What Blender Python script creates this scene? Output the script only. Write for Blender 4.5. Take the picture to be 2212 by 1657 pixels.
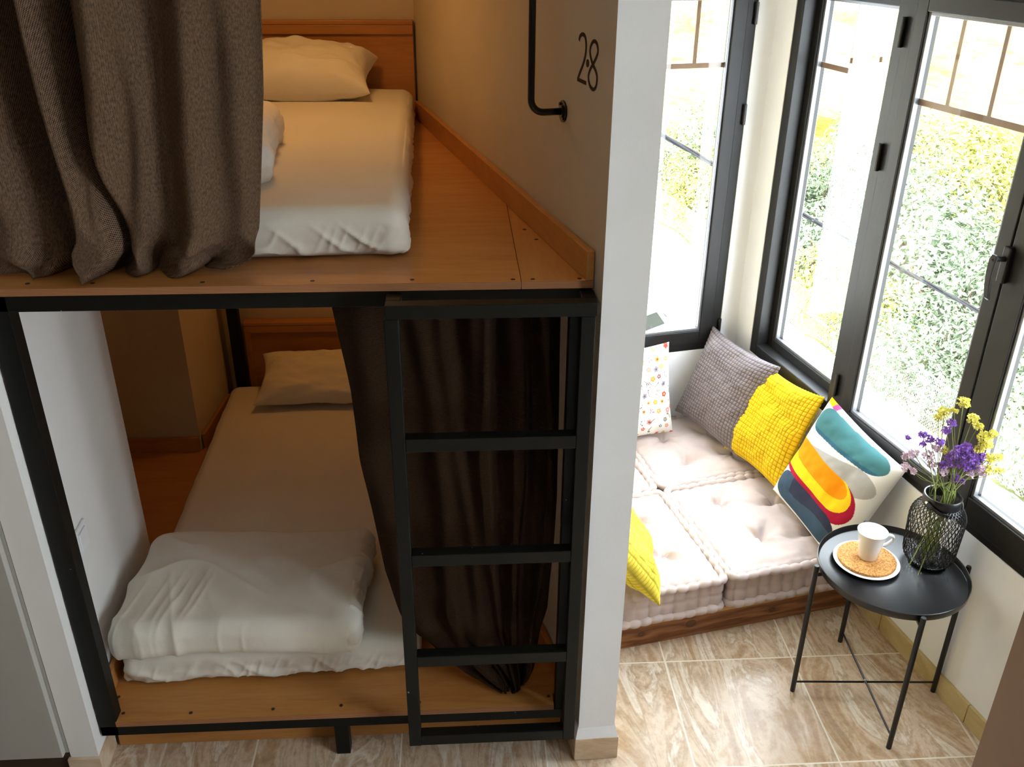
import bpy, bmesh, math, random
import numpy as np
from mathutils import Matrix, Vector
from math import sin, cos, pi, sqrt, atan2, exp, floor

for o in list(bpy.data.objects): bpy.data.objects.remove(o)
C = bpy.context.scene.collection
SC = bpy.context.scene
rng = random.Random(7)

# ------------------------------------------------------------------ camera, light, exposure
A = 0.2083                                   # the window bay is turned by this angle
def B(u, v, z=0.0):                          # bay coordinates (u to the right, v deeper) -> world
    return Vector((u*cos(A)-v*sin(A), u*sin(A)+v*cos(A), z))
cam_d = bpy.data.cameras.new('camera'); cam = bpy.data.objects.new('camera', cam_d); C.objects.link(cam)
R0 = ((0.9982979, -0.0579576, 0.0064925), (-0.0203778, -0.4509584, -0.8923123), (0.0546442, 0.8906612, -0.4513719))
cam.matrix_world = Matrix(((R0[0][0], -R0[1][0], -R0[2][0], 0), (R0[0][1], -R0[1][1], -R0[2][1], 0),
                           (R0[0][2], -R0[1][2], -R0[2][2], 2.2917), (0, 0, 0, 1)))
cam_d.sensor_width = 36; cam_d.lens = 36*1965.03/2212; cam_d.clip_start = .05; cam_d.clip_end = 300
SC.camera = cam
w = bpy.data.worlds.new('sky'); SC.world = w; w.use_nodes = True
bg = w.node_tree.nodes['Background']; bg.inputs[0].default_value = (0.84, 0.92, 1.0, 1); bg.inputs[1].default_value = 18.5
SC.view_settings.view_transform = 'Standard'; SC.view_settings.look = 'None'
SC.view_settings.exposure = 0.0; SC.view_settings.gamma = 1.0; SC.view_settings.use_curve_mapping = False
def lamp(name, kind, loc, energy, color, rot=(0, 0, 0), **kw):
    d = bpy.data.lights.new(name, kind); d.energy = energy; d.color = color
    for k, v in kw.items(): setattr(d, k, v)
    o = bpy.data.objects.new(name, d); C.objects.link(o); o.location = loc; o.rotation_euler = rot
    return o
lamp('sun', 'SUN', (0, 0, 20), 16.0, (1, .96, .88), (math.radians(38), 0, math.radians(-20)), angle=.01)
# sky portals in the two window openings (they only guide the sky light)
for u0, v0, wdt, rz in ((2.12, 2.27, 1.95, A-pi/2), (2.12, .08, 1.54, A-pi/2), (1.53, 3.52, .8, A)):
    p = lamp('sky_portal', 'AREA', B(u0, v0, 1.36), 1, (1, 1, 1), (-pi/2, 0, rz), shape='RECTANGLE', size=wdt, size_y=1.56)
    p.data.cycles.is_portal = True
# warm lamps over the head ends of both bunks
WARM = (1.0, .50, .14)
lamp('lower_bunk_lamp', 'AREA', (-.55, 3.78, 1.40), 1.4, (1, .44, .09), (0, 0, 0), shape='DISK', size=.16)
lamp('upper_bunk_lamp', 'AREA', (-.55, 3.2, 2.66), 4.6, WARM, (0, 0, 0), shape='DISK', size=.3)
lamp('room_fill', 'AREA', (-.6, .1, 2.68), 2.0, (1, .86, .70), (0, 0, 0), shape='DISK', size=.5)  # unseen fill light, added to brighten the bunk fronts

# ------------------------------------------------------------------ helpers
class MB:
    def __init__(s): s.v = []; s.f = []; s.m = []; s.uv = None; s.col = None
    def add(s, vs, fs, mi=0):
        b = len(s.v); s.v += [tuple(p) for p in vs]; s.f += [tuple(i+b for i in f) for f in fs]; s.m += [mi]*len(fs); return s
    def box(s, x0, x1, y0, y1, z0, z1, mi=0):
        return s.add([(x0,y0,z0),(x1,y0,z0),(x1,y1,z0),(x0,y1,z0),(x0,y0,z1),(x1,y0,z1),(x1,y1,z1),(x0,y1,z1)],
                     [(3,2,1,0),(4,5,6,7),(0,1,5,4),(1,2,6,5),(2,3,7,6),(3,0,4,7)], mi)
    def prism(s, pts, z0, z1, mi=0):
        n = len(pts)
        return s.add([(x,y,z0) for x,y in pts]+[(x,y,z1) for x,y in pts],
                     [tuple(range(n-1,-1,-1)), tuple(range(n,2*n))]+[(i,(i+1)%n,n+(i+1)%n,n+i) for i in range(n)], mi)
    def tube(s, path, r, n=8, mi=0, closed=False, cap=True):
        P = [Vector(p) for p in path]; m = len(P); vs = []; up = None
        for i in range(m):
            if closed: t = P[(i+1)%m]-P[i-1]
            else: t = P[min(i+1,m-1)]-P[max(i-1,0)]
            t.normalize()
            if up is None:
                up = Vector((0,0,1)) if abs(t.z) < .9 else Vector((1,0,0))
            x = up-t*up.dot(t)
            if x.length < 1e-6: x = t.orthogonal()
            x.normalize(); up = x; y = t.cross(x); ri = r[i] if isinstance(r,(list,tuple)) else r
            for k in range(n):
                a = 2*pi*k/n; vs.append(P[i]+x*(ri*cos(a))+y*(ri*sin(a)))
        fs = []
        for i in range(m if closed else m-1):
            j = (i+1)%m
            for k in range(n): fs.append((i*n+k, i*n+(k+1)%n, j*n+(k+1)%n, j*n+k))
        if cap and not closed: fs += [tuple(range(n-1,-1,-1)), tuple((m-1)*n+k for k in range(n))]
        return s.add(vs, fs, mi)
    def lathe(s, prof, n=48, c=(0,0,0), mi=0):
        vs = []; fs = []; m = len(prof)
        for r, z in prof:
            for k in range(n):
                a = 2*pi*k/n; vs.append((c[0]+r*cos(a), c[1]+r*sin(a), c[2]+z))
        for i in range(m-1):
            for k in range(n): fs.append((i*n+k, i*n+(k+1)%n, (i+1)*n+(k+1)%n, (i+1)*n+k))
        return s.add(vs, fs, mi)
    def grid(s, nu, nv, fn, mi=0, uv=False):
        vs = [fn(i/nu, j/nv) for j in range(nv+1) for i in range(nu+1)]
        fs = [(j*(nu+1)+i, j*(nu+1)+i+1, (j+1)*(nu+1)+i+1, (j+1)*(nu+1)+i) for j in range(nv) for i in range(nu)]
        return s.add(vs, fs, mi)
    def build(s, name, mat, parent=None, smooth=False, bevel=0, loc=None, rot=None, seg=2, solid=0):
        me = bpy.data.meshes.new(name); me.from_pydata(s.v, [], s.f)
        mats = mat if isinstance(mat, (list, tuple)) else [mat]
        for m in mats: me.materials.append(m)
        if len(mats) > 1: me.polygons.foreach_set('material_index', s.m)
        if smooth is True: me.polygons.foreach_set('use_smooth', [True]*len(me.polygons))
        if s.col is not None:
            at = me.color_attributes.new('col', 'FLOAT_COLOR', 'POINT'); at.data.foreach_set('color', np.asarray(s.col, dtype=np.float32).ravel())
        if s.uv is not None:
            L = me.uv_layers.new(name='UVMap'); vi = np.zeros(len(me.loops), dtype=np.int32); me.loops.foreach_get('vertex_index', vi)
            L.data.foreach_set('uv', np.asarray(s.uv, dtype=np.float32)[vi].ravel())
        me.update()
        o = bpy.data.objects.new(name, me); C.objects.link(o)
        if parent: o.parent = parent
        if loc is not None: o.location = loc
        if rot is not None: o.rotation_euler = rot
        if bevel:
            b = o.modifiers.new('bevel', 'BEVEL'); b.width = bevel; b.segments = seg; b.limit_method = 'ANGLE'; b.angle_limit = math.radians(40)
            b.harden_normals = False
        if solid:
            q = o.modifiers.new('solid', 'SOLIDIFY'); q.thickness = solid; q.offset = 0
        return o
def auto(o, ang=35):
    me = o.data; me.polygons.foreach_set('use_smooth', [True]*len(me.polygons))
    me.set_sharp_from_angle(angle=math.radians(ang)); return o
def thing(name, label, cat, loc=(0,0,0), rot=(0,0,0), group=None):
    o = bpy.data.objects.new(name, None); C.objects.link(o); o.location = loc; o.rotation_euler = rot; o.empty_display_size = .05
    return tag(o, label, cat, group)
def tag(o, label, cat, group=None, kind=None):
    o['label'] = label; o['category'] = cat
    if group: o['group'] = group
    if kind: o['kind'] = kind
    return o
def struct(o): o['kind'] = 'structure'; return o
def soft_box(hx, hy, hz, r, n, disp=None):
    """closed rounded box, half sizes hx, hy, hz; n = cells along each axis; disp(p, nrm) -> p"""
    bm = bmesh.new(); vm = {}
    nx, ny, nz = n
    def V(i, j, k):
        key = (i, j, k)
        if key not in vm:
            q = Vector((-hx+2*hx*i/nx, -hy+2*hy*j/ny, -hz+2*hz*k/nz))
            inn = Vector((max(-hx+r, min(hx-r, q.x)), max(-hy+r, min(hy-r, q.y)), max(-hz+r, min(hz-r, q.z))))
            d = q-inn
            if d.length < 1e-9: p = q; nn = Vector((0,0,1))
            else:
                m = max(abs(d.x), abs(d.y), abs(d.z)); nn = d.normalized(); p = inn+nn*m if m < r else inn+nn*r
            if disp: p = disp(p, nn)
            vm[key] = bm.verts.new(p)
        return vm[key]
    for i in range(nx):
        for j in range(ny):
            bm.faces.new((V(i,j,nz),V(i+1,j,nz),V(i+1,j+1,nz),V(i,j+1,nz))); bm.faces.new((V(i,j+1,0),V(i+1,j+1,0),V(i+1,j,0),V(i,j,0)))
    for i in range(nx):
        for k in range(nz):
            bm.faces.new((V(i,0,k),V(i+1,0,k),V(i+1,0,k+1),V(i,0,k+1))); bm.faces.new((V(i,ny,k+1),V(i+1,ny,k+1),V(i+1,ny,k),V(i,ny,k)))
    for j in range(ny):
        for k in range(nz):
            bm.faces.new((V(0,j,k+1),V(0,j+1,k+1),V(0,j+1,k),V(0,j,k))); bm.faces.new((V(nx,j,k),V(nx,j+1,k),V(nx,j+1,k+1),V(nx,j,k+1)))
    mb = MB(); bm.verts.index_update()
    mb.v = [tuple(v.co) for v in bm.verts]; mb.f = [tuple(v.index for v in f.verts) for f in bm.faces]; mb.m = [0]*len(mb.f)
    bm.free(); return mb
def hsh(i, j, k, s):
    x = sin(i*127.1+j*311.7+k*74.7+s*53.3)*43758.5453; return x-floor(x)
def noise(x, y, z=0.0, s=0):
    i, j, k = floor(x), floor(y), floor(z); fx, fy, fz = x-i, y-j, z-k
    fx = fx*fx*(3-2*fx); fy = fy*fy*(3-2*fy); fz = fz*fz*(3-2*fz)
    def L(a, b, t): return a+(b-a)*t
    return L(L(L(hsh(i,j,k,s),hsh(i+1,j,k,s),fx),L(hsh(i,j+1,k,s),hsh(i+1,j+1,k,s),fx),fy),
             L(L(hsh(i,j,k+1,s),hsh(i+1,j,k+1,s),fx),L(hsh(i,j+1,k+1,s),hsh(i+1,j+1,k+1,s),fx),fy),fz)*2-1
def fbm(x, y, z=0.0, s=0, o=3):
    a = 1; t = 0
    for _ in range(o): t += a*noise(x, y, z, s); x *= 2; y *= 2; z *= 2; a *= .5
    return t
def smooth01(x): x = max(0, min(1, x)); return x*x*(3-2*x)

# ------------------------------------------------------------------ materials
class NT:
    def __init__(s, name, rough=.6, spec=.5, metal=0):
        s.m = bpy.data.materials.new(name); s.m.use_nodes = True; s.t = s.m.node_tree; s.b = s.t.nodes['Principled BSDF']
        s.b.inputs['Roughness'].default_value = rough; s.b.inputs['Specular IOR Level'].default_value = spec; s.b.inputs['Metallic'].default_value = metal
    def n(s, typ, **kw):
        o = s.t.nodes.new(typ)
        for k, v in kw.items():
            if k.startswith('i_'):
                key = k[2:]; key = int(key) if key.isdigit() else key.replace('_', ' '); o.inputs[key].default_value = v
            else: setattr(o, k, v)
        return o
    def l(s, a, b): s.t.links.new(a, b)
    def coord(s, kind='Object', scale=(1,1,1), rot=(0,0,0)):
        tc = s.n('ShaderNodeTexCoord'); mp = s.n('ShaderNodeMapping'); mp.inputs['Scale'].default_value = scale; mp.inputs['Rotation'].default_value = rot
        s.l(tc.outputs[kind], mp.inputs[0]); return mp.outputs[0]
    def noise(s, vec, scale, detail=4, rough=.5, dist=0):
        n = s.n('ShaderNodeTexNoise'); n.inputs['Scale'].default_value = scale; n.inputs['Detail'].default_value = detail
        n.inputs['Roughness'].default_value = rough; n.inputs['Distortion'].default_value = dist
        if vec is not None: s.l(vec, n.inputs['Vector'])
        return n.outputs['Fac']
    def ramp(s, fac, stops):
        r = s.n('ShaderNodeValToRGB'); e = r.color_ramp.elements
        e[0].position = stops[0][0]; e[0].color = (*stops[0][1], 1); e[1].position = stops[-1][0]; e[1].color = (*stops[-1][1], 1)
        for p, c in stops[1:-1]: q = e.new(p); q.color = (*c, 1)
        s.l(fac, r.inputs[0]); return r.outputs[0]
    def mix(s, f, a, b, typ='MIX'):
        m = s.n('ShaderNodeMix', data_type='RGBA', blend_type=typ)
        for k, x in ((0, f), (6, a), (7, b)):
            if isinstance(x, (int, float)): m.inputs[k].default_value = x
            elif isinstance(x, tuple): m.inputs[k].default_value = (*x, 1) if len(x) == 3 else x
            else: s.l(x, m.inputs[k])
        return m.outputs[2]
    def math(s, op, a, b=0.0, c=None):
        m = s.n('ShaderNodeMath', operation=op)
        for k, x in enumerate((a, b) if c is None else (a, b, c)):
            if isinstance(x, (int, float)): m.inputs[k].default_value = x
            else: s.l(x, m.inputs[k])
        return m.outputs[0]
    def sep(s, v): x = s.n('ShaderNodeSeparateXYZ'); s.l(v, x.inputs[0]); return x.outputs
    def base(s, c):
        if isinstance(c, tuple): s.b.inputs['Base Color'].default_value = (*c, 1)
        else: s.l(c, s.b.inputs['Base Color'])
    def bump(s, h, strength=.3, dist=.002):
        b = s.n('ShaderNodeBump'); b.inputs['Strength'].default_value = strength; b.inputs['Distance'].default_value = dist
        s.l(h, b.inputs['Height']); s.l(b.outputs[0], s.b.inputs['Normal'])
def plain(name, col, rough=.6, spec=.5, metal=0, var=.06, sc=12, bump=0, bsc=60, bd=.002):
    k = NT(name, rough, spec, metal); v = k.coord()
    d = tuple(c*(1-var) for c in col); e = tuple(min(1, c*(1+var)) for c in col)
    k.base(k.ramp(k.noise(v, sc, 3), [(.3, d), (.7, e)]))
    if bump: k.bump(k.noise(v, bsc, 3), bump, bd)
    return k.m
def wood(name, c1, c2, c3, axis=0, sc=1.0, rough=.45, knots=False, spec=.4):
    k = NT(name, rough, spec); s = [9*sc, 9*sc, 9*sc]; s[axis] = 1.1*sc
    v = k.coord(scale=tuple(s)); f = k.noise(v, 2.2, 6, .6, 1.2)
    c = k.ramp(f, [(.28, c1), (.5, c2), (.74, c3)])
    g = k.noise(k.coord(scale=tuple(x*6 for x in s)), 3, 3, .6)
    c = k.mix(.22, c, k.ramp(g, [(.35, c1), (.65, c3)]))
    k.base(c); k.bump(g, .12, .001); return k.m
M = {}
M['wall_white'] = plain('white_plaster', (.80, .79, .77), .85, .2, var=.02, sc=5, bump=.15, bsc=90)
M['wall_bay'] = plain('bright_white_plaster', (.85, .87, .90), .8, .2, var=.015, sc=5, bump=.15, bsc=90)
M['wall_warm'] = plain('warm_lit_plaster', (.58, .49, .37), .85, .2, var=.05, sc=3, bump=.15, bsc=90)  # white bunk walls, with the warm lamp light put into the colour
M['wall_shaded'] = plain('shaded_plaster', (.27, .185, .145), .85, .2, var=.05, sc=3, bump=.15, bsc=90)  # brown of plaster in shade, kept dark to lower bounced light
M['ply'] = wood('birch_plywood', (.38, .15, .036), (.47, .205, .055), (.54, .26, .08), 0, .8, .38)
M['ply_y'] = wood('birch_plywood_lengthwise', (.38, .15, .036), (.47, .205, .055), (.54, .26, .08), 1, .8, .42)
M['black_steel'] = plain('black_painted_steel', (.0045, .0052, .0038), .5, .22, var=.15, sc=20)
def chipped():
    k = NT('chipped_black_paint', .5, .22); v = k.coord(); n = k.noise(v, 55, 2); g = k.noise(v, 3.0, 1)
    chip = k.math('MULTIPLY', k.math('GREATER_THAN', n, .745), k.math('GREATER_THAN', g, .56))
    k.base(k.mix(chip, (.0048, .0055, .0040), (.30, .30, .28))); return k.m
M['black_steel'] = chipped()
M['black_alu'] = plain('charcoal_aluminium', (.012, .0115, .012), .42, .28, var=.08, sc=20)
M['black_satin'] = plain('black_satin_metal', (.006, .006, .007), .3, .5, var=.1, sc=15)
M['sheet'] = plain('white_cotton_sheet', (.76, .72, .64), .9, .1, var=.03, sc=4, bump=.25, bsc=40, bd=.004)
M['pillowcase'] = plain('cream_cotton_pillowcase', (.78, .74, .65), .9, .1, var=.03, sc=5, bump=.25, bsc=30, bd=.004)
M['screw'] = plain('dark_screw_head', (.03, .02, .015), .5, .5)
M['cabinet'] = plain('grey_lacquered_panel', (.42, .405, .375), .5, .3, var=.02)
M['socket'] = plain('white_plastic', (.82, .82, .84), .35, .5, var=.01)
M['dark_gap'] = plain('dark_plinth', (.05, .03, .02), .7, .2)
M['steel'] = plain('bright_steel', (.7, .7, .7), .25, .5, 1)
M['porcelain'] = plain('white_porcelain', (.88, .88, .88), .12, .5, var=.005)
M['stem'] = plain('dried_green_stem', (.20, .24, .07), .7, .2, var=.3, sc=40)
M['fl_yellow'] = plain('yellow_petals', (.84, .76, .24), .8, .1, var=.25, sc=60)
M['fl_purple'] = plain('purple_petals', (.40, .22, .66), .8, .1, var=.35, sc=60)
M['fl_pink'] = plain('pale_pink_petals', (.86, .66, .76), .8, .1, var=.3, sc=60)
M['light_wood'] = wood('pale_pine_ply', (.50, .27, .09), (.66, .39, .14), (.76, .48, .20), 0, 1, .5)
def glass_mat(name, tint=(1,1,1), refl=1.0):
    k = NT(name); k.t.nodes.remove(k.b); out = k.t.nodes['Material Output']
    tr = k.n('ShaderNodeBsdfTransparent'); tr.inputs[0].default_value = (*tint, 1); gl = k.n('ShaderNodeBsdfGlossy'); gl.inputs['Roughness'].default_value = .01
    lw = k.n('ShaderNodeLayerWeight'); lw.inputs[0].default_value = .5; mx = k.n('ShaderNodeMixShader')
    f = k.math('MULTIPLY_ADD', k.math('POWER', lw.outputs['Facing'], 4.0), .45*refl, .03*refl)
    k.l(f, mx.inputs[0]); k.l(tr.outputs[0], mx.inputs[1]); k.l(gl.outputs[0], mx.inputs[2]); k.l(mx.outputs[0], out.inputs[0]); return k.m
M['glass'] = glass_mat('window_glass', (.97, .98, .97))
def ply_edge():
    k = NT('plywood_edge_layers', .6, .3); v = k.coord(); z = k.sep(v)[2]
    s = k.math('FRACT', k.math('MULTIPLY', z, 290)); st = k.math('GREATER_THAN', s, .5)
    nn = k.noise(k.coord(scale=(6, 6, 200)), 2, 3)
    c = k.mix(st, (.20, .07, .03), (.52, .26, .12)); c = k.mix(k.math('MULTIPLY', nn, .5), c, (.30, .12, .05)); k.base(c); return k.m
M['ply_edge'] = ply_edge()
def pine_board():
    k = NT('knotty_reddish_pine', .5, .35); v = k.coord(scale=(1, 1, 1)); X = k.sep(v)
    # knots: distance fields bend the grain
    acc = None; grain = None
    for (kx, kz, r) in ((1.105, .052, .022), (1.295, .058, .034), (1.62, .05, .02), (.86, .06, .02)):
        dx = k.math('SUBTRACT', X[0], kx); dz = k.math('MULTIPLY', k.math('SUBTRACT', X[2], kz), 1.25)
        d = k.math('SQRT', k.math('ADD', k.math('MULTIPLY', dx, dx), k.math('MULTIPLY', dz, dz)))
        g = k.math('DIVIDE', r*.5, k.math('ADD', d, r*.35)); acc = g if acc is None else k.math('ADD', acc, g)
        kn = k.math('LESS_THAN', d, r*.62); grain = kn if grain is None else k.math('MAXIMUM', grain, kn)
    nn = k.noise(k.coord(scale=(1.6, 1, 14)), 3.0, 4, .55)
    t = k.math('ADD', k.math('ADD', k.math('MULTIPLY', X[2], 70), k.math('MULTIPLY', acc, 2.6)), k.math('MULTIPLY', nn, 5.0))
    w_ = k.math('SINE', k.math('MULTIPLY', t, 2.2)); f = k.math('MULTIPLY_ADD', w_, .5, .5)
    fine = k.noise(k.coord(scale=(3, 3, 120)), 4, 3)
    c = k.ramp(f, [(0, (.13, .045, .018)), (.5, (.27, .105, .042)), (1, (.40, .18, .075))])
    c = k.mix(.35, c, k.ramp(fine, [(.3, (.10, .035, .014)), (.7, (.45, .20, .08))]))
    c = k.mix(k.math('MULTIPLY', grain, .75), c, (.09, .035, .018)); k.base(c); k.bump(fine, .2, .001); return k.m
M['pine'] = pine_board()
def tile_mat():
    k = NT('travertine_floor_tile', .28, .5)
    tc = k.n('ShaderNodeTexCoord'); P = 0.4487
    xyz = k.sep(tc.outputs['Object'])
    tx = k.math('DIVIDE', k.math('SUBTRACT', xyz[0], .236), P); ty = k.math('DIVIDE', k.math('SUBTRACT', xyz[1], 1.905), P)
    ix, iy = k.math('FLOOR', tx), k.math('FLOOR', ty); fx, fy = k.math('FRACT', tx), k.math('FRACT', ty)
    cmb = k.n('ShaderNodeCombineXYZ'); k.l(ix, cmb.inputs[0]); k.l(iy, cmb.inputs[1])
    wn = k.n('ShaderNodeTexWhiteNoise', noise_dimensions='3D'); k.l(cmb.outputs[0], wn.inputs[0])
    off = k.n('ShaderNodeVectorMath', operation='SCALE'); k.l(wn.outputs['Color'], off.inputs[0]); off.inputs['Scale'].default_value = 17
    vr = k.n('ShaderNodeVectorMath', operation='ADD'); k.l(tc.outputs['Object'], vr.inputs[0]); k.l(off.outputs[0], vr.inputs[1])
    mp = k.n('ShaderNodeMapping'); mp.inputs['Rotation'].default_value = (0, 0, .55); mp.inputs['Scale'].default_value = (3.2, 1.0, 1); k.l(vr.outputs[0], mp.inputs[0])
    n1 = k.noise(mp.outputs[0], 1.7, 7, .62, 1.6)
    c = k.ramp(n1, [(.28, (.26, .14, .07)), (.40, (.44, .28, .155)), (.47, (.64, .50, .37)), (.53, (.42, .29, .18)), (.58, (.76, .68, .58)), (.64, (.54, .40, .27)), (.74, (.34, .20, .10))])
    n2 = k.noise(mp.outputs[0], 5.5, 8, .7, 2.2)
    vein = k.math('LESS_THAN', k.math('ABSOLUTE', k.math('SUBTRACT', n2, .5)), .006)
    gate = k.math('GREATER_THAN', k.noise(vr.outputs[0], 6, 2), .56)
    c = k.mix(k.math('MULTIPLY', k.math('MULTIPLY', vein, gate), .7), c, (.12, .07, .04))
    n3 = k.noise(vr.outputs[0], 45, 4, .7); c = k.mix(.22, c, k.ramp(n3, [(.35, (.38, .26, .16)), (.6, (.74, .64, .52))]))
    g = .006
    ex = k.math('MINIMUM', fx, k.math('SUBTRACT', 1.0, fx)); ey = k.math('MINIMUM', fy, k.math('SUBTRACT', 1.0, fy))
    gr = k.math('LESS_THAN', k.math('MINIMUM', ex, ey), g)
    c = k.mix(gr, c, (.74, .68, .58)); k.base(c)
    rr = k.math('MULTIPLY_ADD', gr, .5, .24); k.l(rr, k.b.inputs['Roughness'])
    k.bump(k.math('SUBTRACT', 1.0, gr), .3, .002); return k.m
M['tile'] = tile_mat()
def travertine(name, c1, c2, c3):
    k = NT(name, .35, .4); v = k.coord(scale=(1, 1, 2.5)); n = k.noise(v, 5, 6, .65, 1.5)
    k.base(k.ramp(n, [(.3, c1), (.5, c2), (.7, c3)])); return k.m
M['skirt'] = travertine('travertine_skirting', (.42, .27, .15), (.60, .45, .31), (.72, .60, .46))
M['skirt2'] = travertine('honey_stone_skirting', (.44, .33, .14), (.56, .44, .22), (.62, .50, .28))
def weave(name, dark, light, p, mixamt=1.0, twill=True, rough=.9):
    k = NT(name, rough, .1); tc = k.n('ShaderNodeTexCoord'); X = k.sep(tc.outputs['UV'])
    f = 2*pi/p
    u, v = X[0], X[1]
    a = k.math('SINE', k.math('MULTIPLY', k.math('ADD', u, k.math('MULTIPLY', v, .5)), f))
    b = k.math('SINE', k.math('MULTIPLY', v, f*1.0)); h = k.math('MULTIPLY', a, b) if twill else k.math('SINE', k.math('MULTIPLY', v, f))
    hh = k.math('MULTIPLY_ADD', h, .5, .5)
    n = k.noise(k.coord('UV', (40, 40, 1)), 3, 3)
    c = k.ramp(hh, [(.42, dark), (.62, light)]); c = k.mix(.35, c, k.ramp(n, [(.3, dark), (.7, light)])); k.base(c); k.bump(hh, .5, .001)
    return k.m
M['curtain_up'] = weave('brown_twill_curtain', (.010, .0055, .003), (.25, .158, .103), .0056)
M['curtain_low'] = weave('dark_brown_curtain', (.013, .0062, .0028), (.040, .021, .0095), .004, twill=False)
def vcol(name, rough=.85, bump=0):
    k = NT(name, rough, .15); a = k.n('ShaderNodeVertexColor', layer_name='col'); k.base(a.outputs[0])
    k.bump(k.noise(k.coord(), 350, 2), .3, .001); return k.m
M['print'] = vcol('printed_cotton')
def fabric(name, col, var=.1, tone=False):
    k = NT(name, .92, .1); v = k.coord(); n = k.noise(v, 14, 4)
    d = tuple(c*(1-var) for c in col); e = tuple(min(1, c*(1+var)) for c in col)
    c = k.ramp(n, [(.3, d), (.7, e)])
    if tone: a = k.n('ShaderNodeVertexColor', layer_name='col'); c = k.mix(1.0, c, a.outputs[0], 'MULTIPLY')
    k.base(c); k.bump(k.noise(v, 500, 2), .25, .001); return k.m
M['futon'] = fabric('pinkish_beige_cotton', (.57, .475, .455), .06)
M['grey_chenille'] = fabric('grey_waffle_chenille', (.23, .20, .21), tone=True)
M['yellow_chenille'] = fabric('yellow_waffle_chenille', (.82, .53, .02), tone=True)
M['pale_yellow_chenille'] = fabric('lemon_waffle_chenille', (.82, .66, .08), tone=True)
def cork():
    k = NT('cork_sheet', .8, .2); v = k.coord(); n = k.n('ShaderNodeTexVoronoi'); n.inputs['Scale'].default_value = 260; k.l(v, n.inputs['Vector'])
    c = k.ramp(n.outputs['Color'], [(.2, (.36, .15, .04)), (.5, (.52, .26, .08)), (.85, (.62, .34, .12))]); k.base(c); return k.m
M['cork'] = cork()

# ------------------------------------------------------------------ the room shell
RB = (0, 0, A)
def bxy(u, v): p = B(u, v); return (p.x, p.y)
H = 2.75
struct(MB().prism([(-3.4,-3.4), bxy(2.15,-3.97), bxy(2.15,3.55), bxy(.8,3.55), (0,4.2), (-3.4,4.2)][::1], -.15, 0).build('floor', M['tile']))
struct(MB().prism([(-3.4,-3.4), bxy(2.15,-3.97), bxy(2.15,3.55), bxy(.8,3.55), (0,4.2), (-3.4,4.2)], H, H+.1).build('ceiling', M['wall_white']))
# window wall of the bay (right), in bay coordinates, with one long opening and an unseen one added for daylight
V0, V1, ZS, ZT = 1.30, 3.254, .61, 2.14
m = MB()
m.box(1.988, 2.15, -3.95, -.7, 0, H); m.box(1.988, 2.15, .86, V0, 0, H); m.box(1.988, 2.15, -.7, .86, 0, ZS); m.box(1.988, 2.15, -.7, .86, ZT, H); m.box(1.988, 2.15, V1, 3.55, 0, H); m.box(1.988, 2.15, V0, V1, 0, ZS); m.box(1.988, 2.15, V0, V1, ZT, H)
struct(m.build('wall_right', M['wall_bay'], rot=RB))
U0, U1, ZB = .95, 1.905, .576
m = MB()
m.box(.84, U0, 3.385, 3.55, 0, H); m.box(U1, 1.988, 3.385, 3.55, 0, H); m.box(U0, U1, 3.385, 3.55, 0, ZB); m.box(U0, U1, 3.385, 3.55, ZT, H)
struct(m.build('wall_back_bay', M['wall_bay'], rot=RB))
# partition between bunks and bay; its end faces the room
Qx = lambda y, off=0: .318-(y-2.014)*.2345+off
part = [(Qx(1.966), 1.966), (Qx(1.966)+.110, 1.972), (Qx(4.2)+.110, 4.2), (Qx(4.2), 4.2)]
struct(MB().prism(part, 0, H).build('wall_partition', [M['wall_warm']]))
# flared plaster foot and stone skirting at the partition end
m = MB(); x0, x1 = Qx(1.966), Qx(1.966)+.110
vs = [(x0,1.966,.135),(x1,1.972,.135),(x1-.03,2.12,.135),(x0-.03,2.12,.135),(x0-.008,1.955,.088),(x1+.012,1.960,.088),(x1-.02,2.13,.088),(x0-.038,2.13,.088)]
m.add(vs, [(0,1,2,3),(7,6,5,4),(0,4,5,1),(1,5,6,2),(2,6,7,3),(3,7,4,0)])
struct(m.build('trim_1', M['wall_bay']))
struct(MB().prism([(x0-.010,1.953),(x1+.014,1.958),(x1-.018,2.16),(x0-.042,2.16)], 0, .088).build('baseboard_partition', M['skirt'], bevel=.002))
# thin panel keeps the end face white, free of the partition's warm light colour
struct(MB().prism([(x0,1.9635),(x1,1.9695),(x1,1.9725),(x0,1.9665)], .09, H).build('trim_2', M['wall_bay']))
# left stub wall, alcove and walls around the bunks
Lx = lambda y: -1.098-.045*(y-1.97)
struct(MB().prism([(-1.178,1.975),(Lx(1.975),1.975),(Lx(2.726),2.726),(-1.85,2.726),(-1.85,2.06),(-1.178,2.06)], 0, H).build('wall_left', M['wall_white']))
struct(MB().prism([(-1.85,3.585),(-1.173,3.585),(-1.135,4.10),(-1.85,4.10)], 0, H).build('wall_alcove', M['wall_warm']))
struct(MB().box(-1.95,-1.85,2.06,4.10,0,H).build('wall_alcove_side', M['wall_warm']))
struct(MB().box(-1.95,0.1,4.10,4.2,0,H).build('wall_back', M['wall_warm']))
# the room behind the camera
struct(MB().box(-3.4,-3.3,-3.4,1.975,0,H).build('wall_far_left', M['wall_shaded']))
struct(MB().prism([(-3.4,-3.4),bxy(2.15,-3.97),bxy(2.15,-3.87),(-3.4,-3.3)], 0, H).build('wall_rear', M['wall_shaded']))
struct(MB().box(-3.4,-2.0,1.975,2.06,0,H).build('wall_front', M['wall_shaded']))
struct(MB().box(1.513,1.988,.95,1.213,0,H).build('wall_jamb', M['wall_shaded'], rot=RB))
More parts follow.
